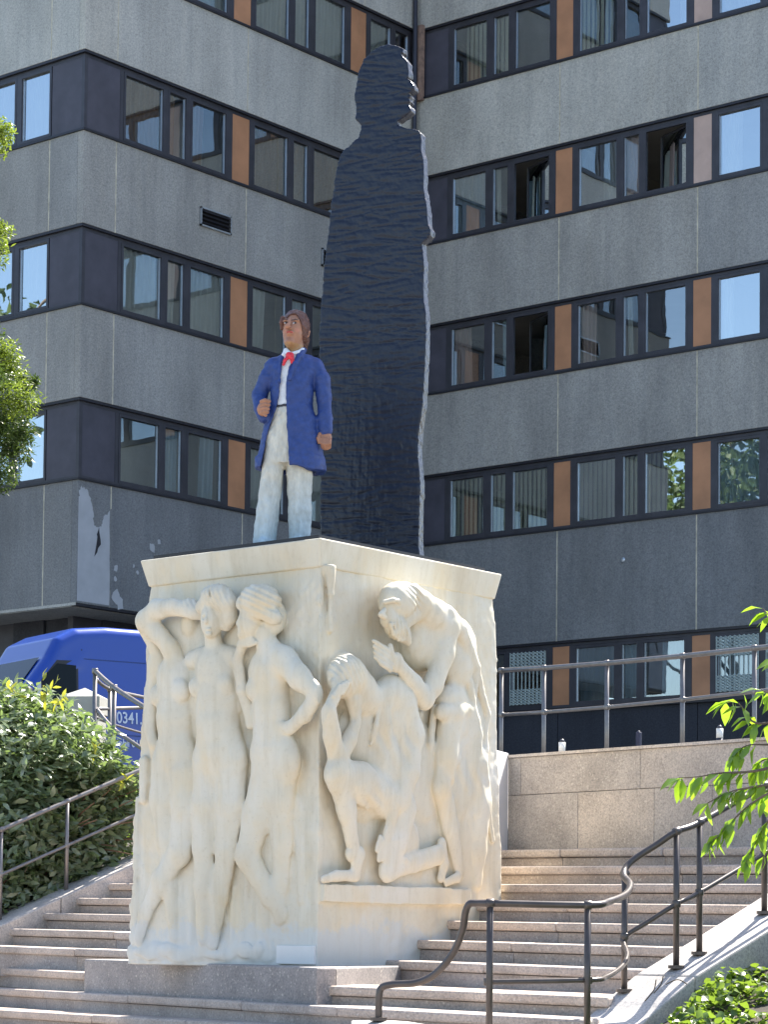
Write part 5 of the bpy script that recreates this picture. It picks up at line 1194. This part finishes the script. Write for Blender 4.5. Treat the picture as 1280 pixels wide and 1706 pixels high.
# --- ivy bed at the right
mb = MB(); P = [S(3.22, -1.6, 0), S(9, -1.6, 0), S(9, 3.4, 0), S(3.22, 3.4, 0)]
mb.hexa([pz(p, -1.24) for p in P], [(P[0][0], P[0][1], -.95), (P[1][0], P[1][1], -.75), (P[2][0], P[2][1], .75), (P[3][0], P[3][1], .75)]); props(mb.obj('planting_bed', M_SOIL), kind='structure')
n = 14000; u_ = 3.25+rs.rand(n)**1.3*3.2; v_ = rs.uniform(-1.7, 2.6, n)
hgt = np.interp(v_, [-1.7, 0, .9, 3.4], [-.78, -.34, .0, .9])+.10*np.sin(u_*7+v_*5)+.07*np.sin(v_*13-u_*4)-.10*np.exp(-((u_-3.25)/.12)**2)
pos = XS*u_[:, None]+YS*v_[:, None]+np.array([0, 0, 1.])*(hgt-.16*rs.rand(n)**2)[:, None]
M_IVY = leafmat('ivy_leaf', (.045, .085, .025), (.13, .20, .04), .30, .35, (.28, .42, .04), .7)
Vv, Ff = leaf_batch(pos, unit(rs.normal(size=(n, 3))*[1, 1, .5]), unit(rs.normal(size=(n, 3))*.5+[-.1, 0, 1]), rs.uniform(.045, .085, n), rs.uniform(.035, .065, n), .15, .1)
iv = link('ivy', leaf_mesh('ivy', Vv, Ff, M_IVY, rs.rand(n))); props(iv, 'green ivy ground cover beside the right hand cheek wall', 'ivy', kind='stuff')
# ivy tendrils on the cheek wall edge
mb = MB()
for a, b, c in (((1075, 1668), (1090, 1650), (1094, 1632)), ((1090, 1655), (1102, 1640), (1106, 1626)), ((1110, 1640), (1130, 1632), (1146, 1640))):
    mb.tube(smooth_path([at_depth(*q, 15.5) for q in (a, b, c)], 4), .004, 5, False)
props(mb.obj('ivy_tendrils', M_BARK, None, True), 'thin dry ivy tendrils reaching over the edge of the right cheek wall', 'tendrils')
# --- foreground branch at the right
tb = at_depth(1560, 1700, 11.6); rt = root('young_tree', (tb[0], tb[1], -1.2), 'young tree with bright pointed leaves whose branch tips reach in at the right edge', 'tree')
M_FL = leafmat('bright_tree_leaf', (.055, .115, .022), (.13, .22, .03), .32, .45, (.36, .58, .03), .6)
mb = MB(); tr_top = at_depth(1430, 900, 11.6); mb.tube(smooth_path([(tb[0], tb[1], -1.24), at_depth(1500, 1450, 11.6), at_depth(1450, 1150, 11.6), tr_top], 5), [.06*(1-.7*i/15) for i in range(16)], 9); mb.obj('trunk', M_BARK, rt, True)
shoots = [[(1455, 1230), (1340, 1262), (1262, 1284), (1200, 1288), (1165, 1294), (1132, 1296)], [(1450, 1150), (1330, 1190), (1262, 1205), (1232, 1172), (1210, 1170)], [(1458, 1290), (1350, 1300), (1290, 1318), (1245, 1345), (1205, 1385), (1188, 1402)],
          [(1460, 1330), (1350, 1345), (1290, 1360), (1262, 1400), (1242, 1440)], [(1452, 1200), (1350, 1230), (1290, 1240), (1245, 1242), (1222, 1262)], [(1440, 1000), (1350, 1040), (1292, 1030), (1272, 1014)], [(1452, 1180), (1345, 1155), (1300, 1160), (1270, 1150)],
          [(1455, 1250), (1340, 1300), (1262, 1310), (1215, 1320), (1180, 1338)], [(1460, 1310), (1370, 1380), (1300, 1400), (1272, 1430)], [(1458, 1270), (1360, 1270), (1300, 1262), (1270, 1268), (1252, 1290)], [(1440, 1060), (1340, 1095), (1296, 1100)]]
lp_, la_, lu_, ll_ = [], [], [], []
for i, shp in enumerate(shoots):
    D = 11.6+.25*math.sin(i*2.3); P = smooth_path([at_depth(x, y, D+.03*k) for k, (x, y) in enumerate(shp)], 5)
    mb = MB(); mb.tube(P, [max(.003, .012*(1-j/len(P))) for j in range(len(P))], 6, False); mb.obj('branch', M_BARK, rt, True)
    tot = len(P)
    for j in range(4, tot):
        if i in (5, 10) and j < tot-5: continue
        p = np.array(P[j]); d = np.array(P[j]-P[j-1]); d /= np.linalg.norm(d)
        for s_ in (-1, 1):
            if rs.rand() < .36: continue
            a = d*.7+RT*s_*rs.uniform(.15, .7)+FW*rs.normal()*.35+np.array([0, 0, -1])*rs.uniform(.25, 1.1)
            lp_.append(p); la_.append(a); lu_.append(np.array([rs.normal()*.35, rs.normal()*.35, 1.])-FW*.3); ll_.append(rs.uniform(.085, .125))
lp_, la_, lu_, ll_ = map(np.array, (lp_, la_, lu_, ll_))
Vv, Ff = leaf_batch(lp_, unit(la_), unit(lu_), ll_, ll_*rs.uniform(.36, .48, len(ll_)), .16, .18)
split_leaves(rt, Vv, Ff, rs.rand(len(ll_)), M_FL, lp_, 300)
# --- tree whose branch tips hang in at the left edge
tx = at_depth(-330, 900, 30.5); lt = root('ash_tree', (tx[0], tx[1], 1.78), 'feathery light green tree whose branch tips hang in at the upper left edge', 'tree')
M_ASH = leafmat('ash_leaf', (.022, .05, .016), (.26, .34, .04), .42, .45)
lb = [(0, 218, .20), (-14, 240, .24), (-8, 385, .22), (-20, 420, .28), (2, 590, .26), (14, 620, .26), (-20, 640, .34), (30, 665, .30), (8, 700, .36), (20, 745, .30), (-4, 790, .28), (-40, 700, .5), (42, 640, .14), (56, 636, .08), (36, 720, .2), (-60, 560, .5), (-90, 420, .6), (-90, 260, .6), (-160, 600, 1.0), (-220, 400, 1.2), (-330, 560, 1.5), (-300, 250, 1.2), (-420, 400, 1.4)]
bw = [(*at_depth(x, y, 30+(.4*math.sin(i*1.7))), r) for i, (x, y, r) in enumerate(lb)]
nn = []; 
for i, b in enumerate(bw):
    k = int(2600*b[3]**1.5*(2.2 if i < 16 else .55)); c = np.array(b[:3]); d = unit(rs.normal(size=(k, 3))); nn.append(np.concatenate([c+d*(b[3]*rs.rand(k)**.55)[:, None]*[1, 1, .85], np.full((k, 1), 1.0 if (i < 6 or i == 7) else .25)], 1))
nn = np.concatenate(nn); pos = nn[:, :3]; n = len(pos)
Vv, Ff = leaf_batch(pos, unit(rs.normal(size=(n, 3))*[1, 1, .6]+[0, 0, -.25]), unit(rs.normal(size=(n, 3))*.6+[0, 0, 1]), rs.uniform(.05, .09, n), rs.uniform(.016, .026, n), .15, .1)
ob = link('foliage', leaf_mesh('foliage', Vv, Ff, M_ASH, nn[:, 3]*rs.uniform(.5, 1, n)), lt); ob['kind'] = 'stuff'
tree_limbs(lt, (tx[0], tx[1], 1.7), (tx[0]-.3, tx[1], 10.5), .16, 5, M_BARK, 5)
mb = MB()
for x, y in ((0, 218), (0, 385), (10, 600), (35, 665), (20, 745), (0, 790)):
    mb.tube(smooth_path([at_depth(-330, y+160, 30.5), at_depth(-120, y+30, 30.2), at_depth(x, y, 30)], 4), [.035*(1-.9*j/8) for j in range(9)], 5, False)
mb.obj('branch', M_BARK, lt, True)
# --- trees across the street, seen only mirrored in the windows
M_FAR = leafmat('street_tree_leaf', (.04, .075, .018), (.11, .16, .03), .5, .35)
for i, (x, y, h, r, lab) in enumerate(((-37, 8, 18, 3.0, 'round street tree nearest the left wing, mirrored in the windows'), (-43, -5, 15.5, 3.4, 'broad dark street tree mirrored in the middle of the windows'), (-27, 6, 18.5, 2.9, 'street tree nearest the photographer mirrored in the windows'), (-56, -16, 18, 4, 'farthest broad street tree mirrored in the windows'), (-50, 4, 14, 3, 'narrow street tree behind the round one, mirrored in the windows'))):
    t = root('street_tree', (x, y, 0), lab, 'tree', 'street trees beyond the left edge of the photo'); bb = [(x+random.uniform(-.6, .6)*r, y+random.uniform(-.6, .6)*r, h-r*random.uniform(.6, 1.9), r*random.uniform(.45, .7)) for _ in range(9)]
    pos, up = blob_leaves(bb, 2600, .5, .8, .4); Vv, Ff = leaf_batch(pos, unit(rs.normal(size=(2600, 3))), up, rs.uniform(.25, .42, 2600), rs.uniform(.14, .24, 2600))
    ob = link('foliage', leaf_mesh('foliage', Vv, Ff, M_FAR, rs.rand(2600)), t); ob['kind'] = 'stuff'
    tree_limbs(t, (x, y, -1.2), (x, y, h-r*.8), .22, i, M_BARK)
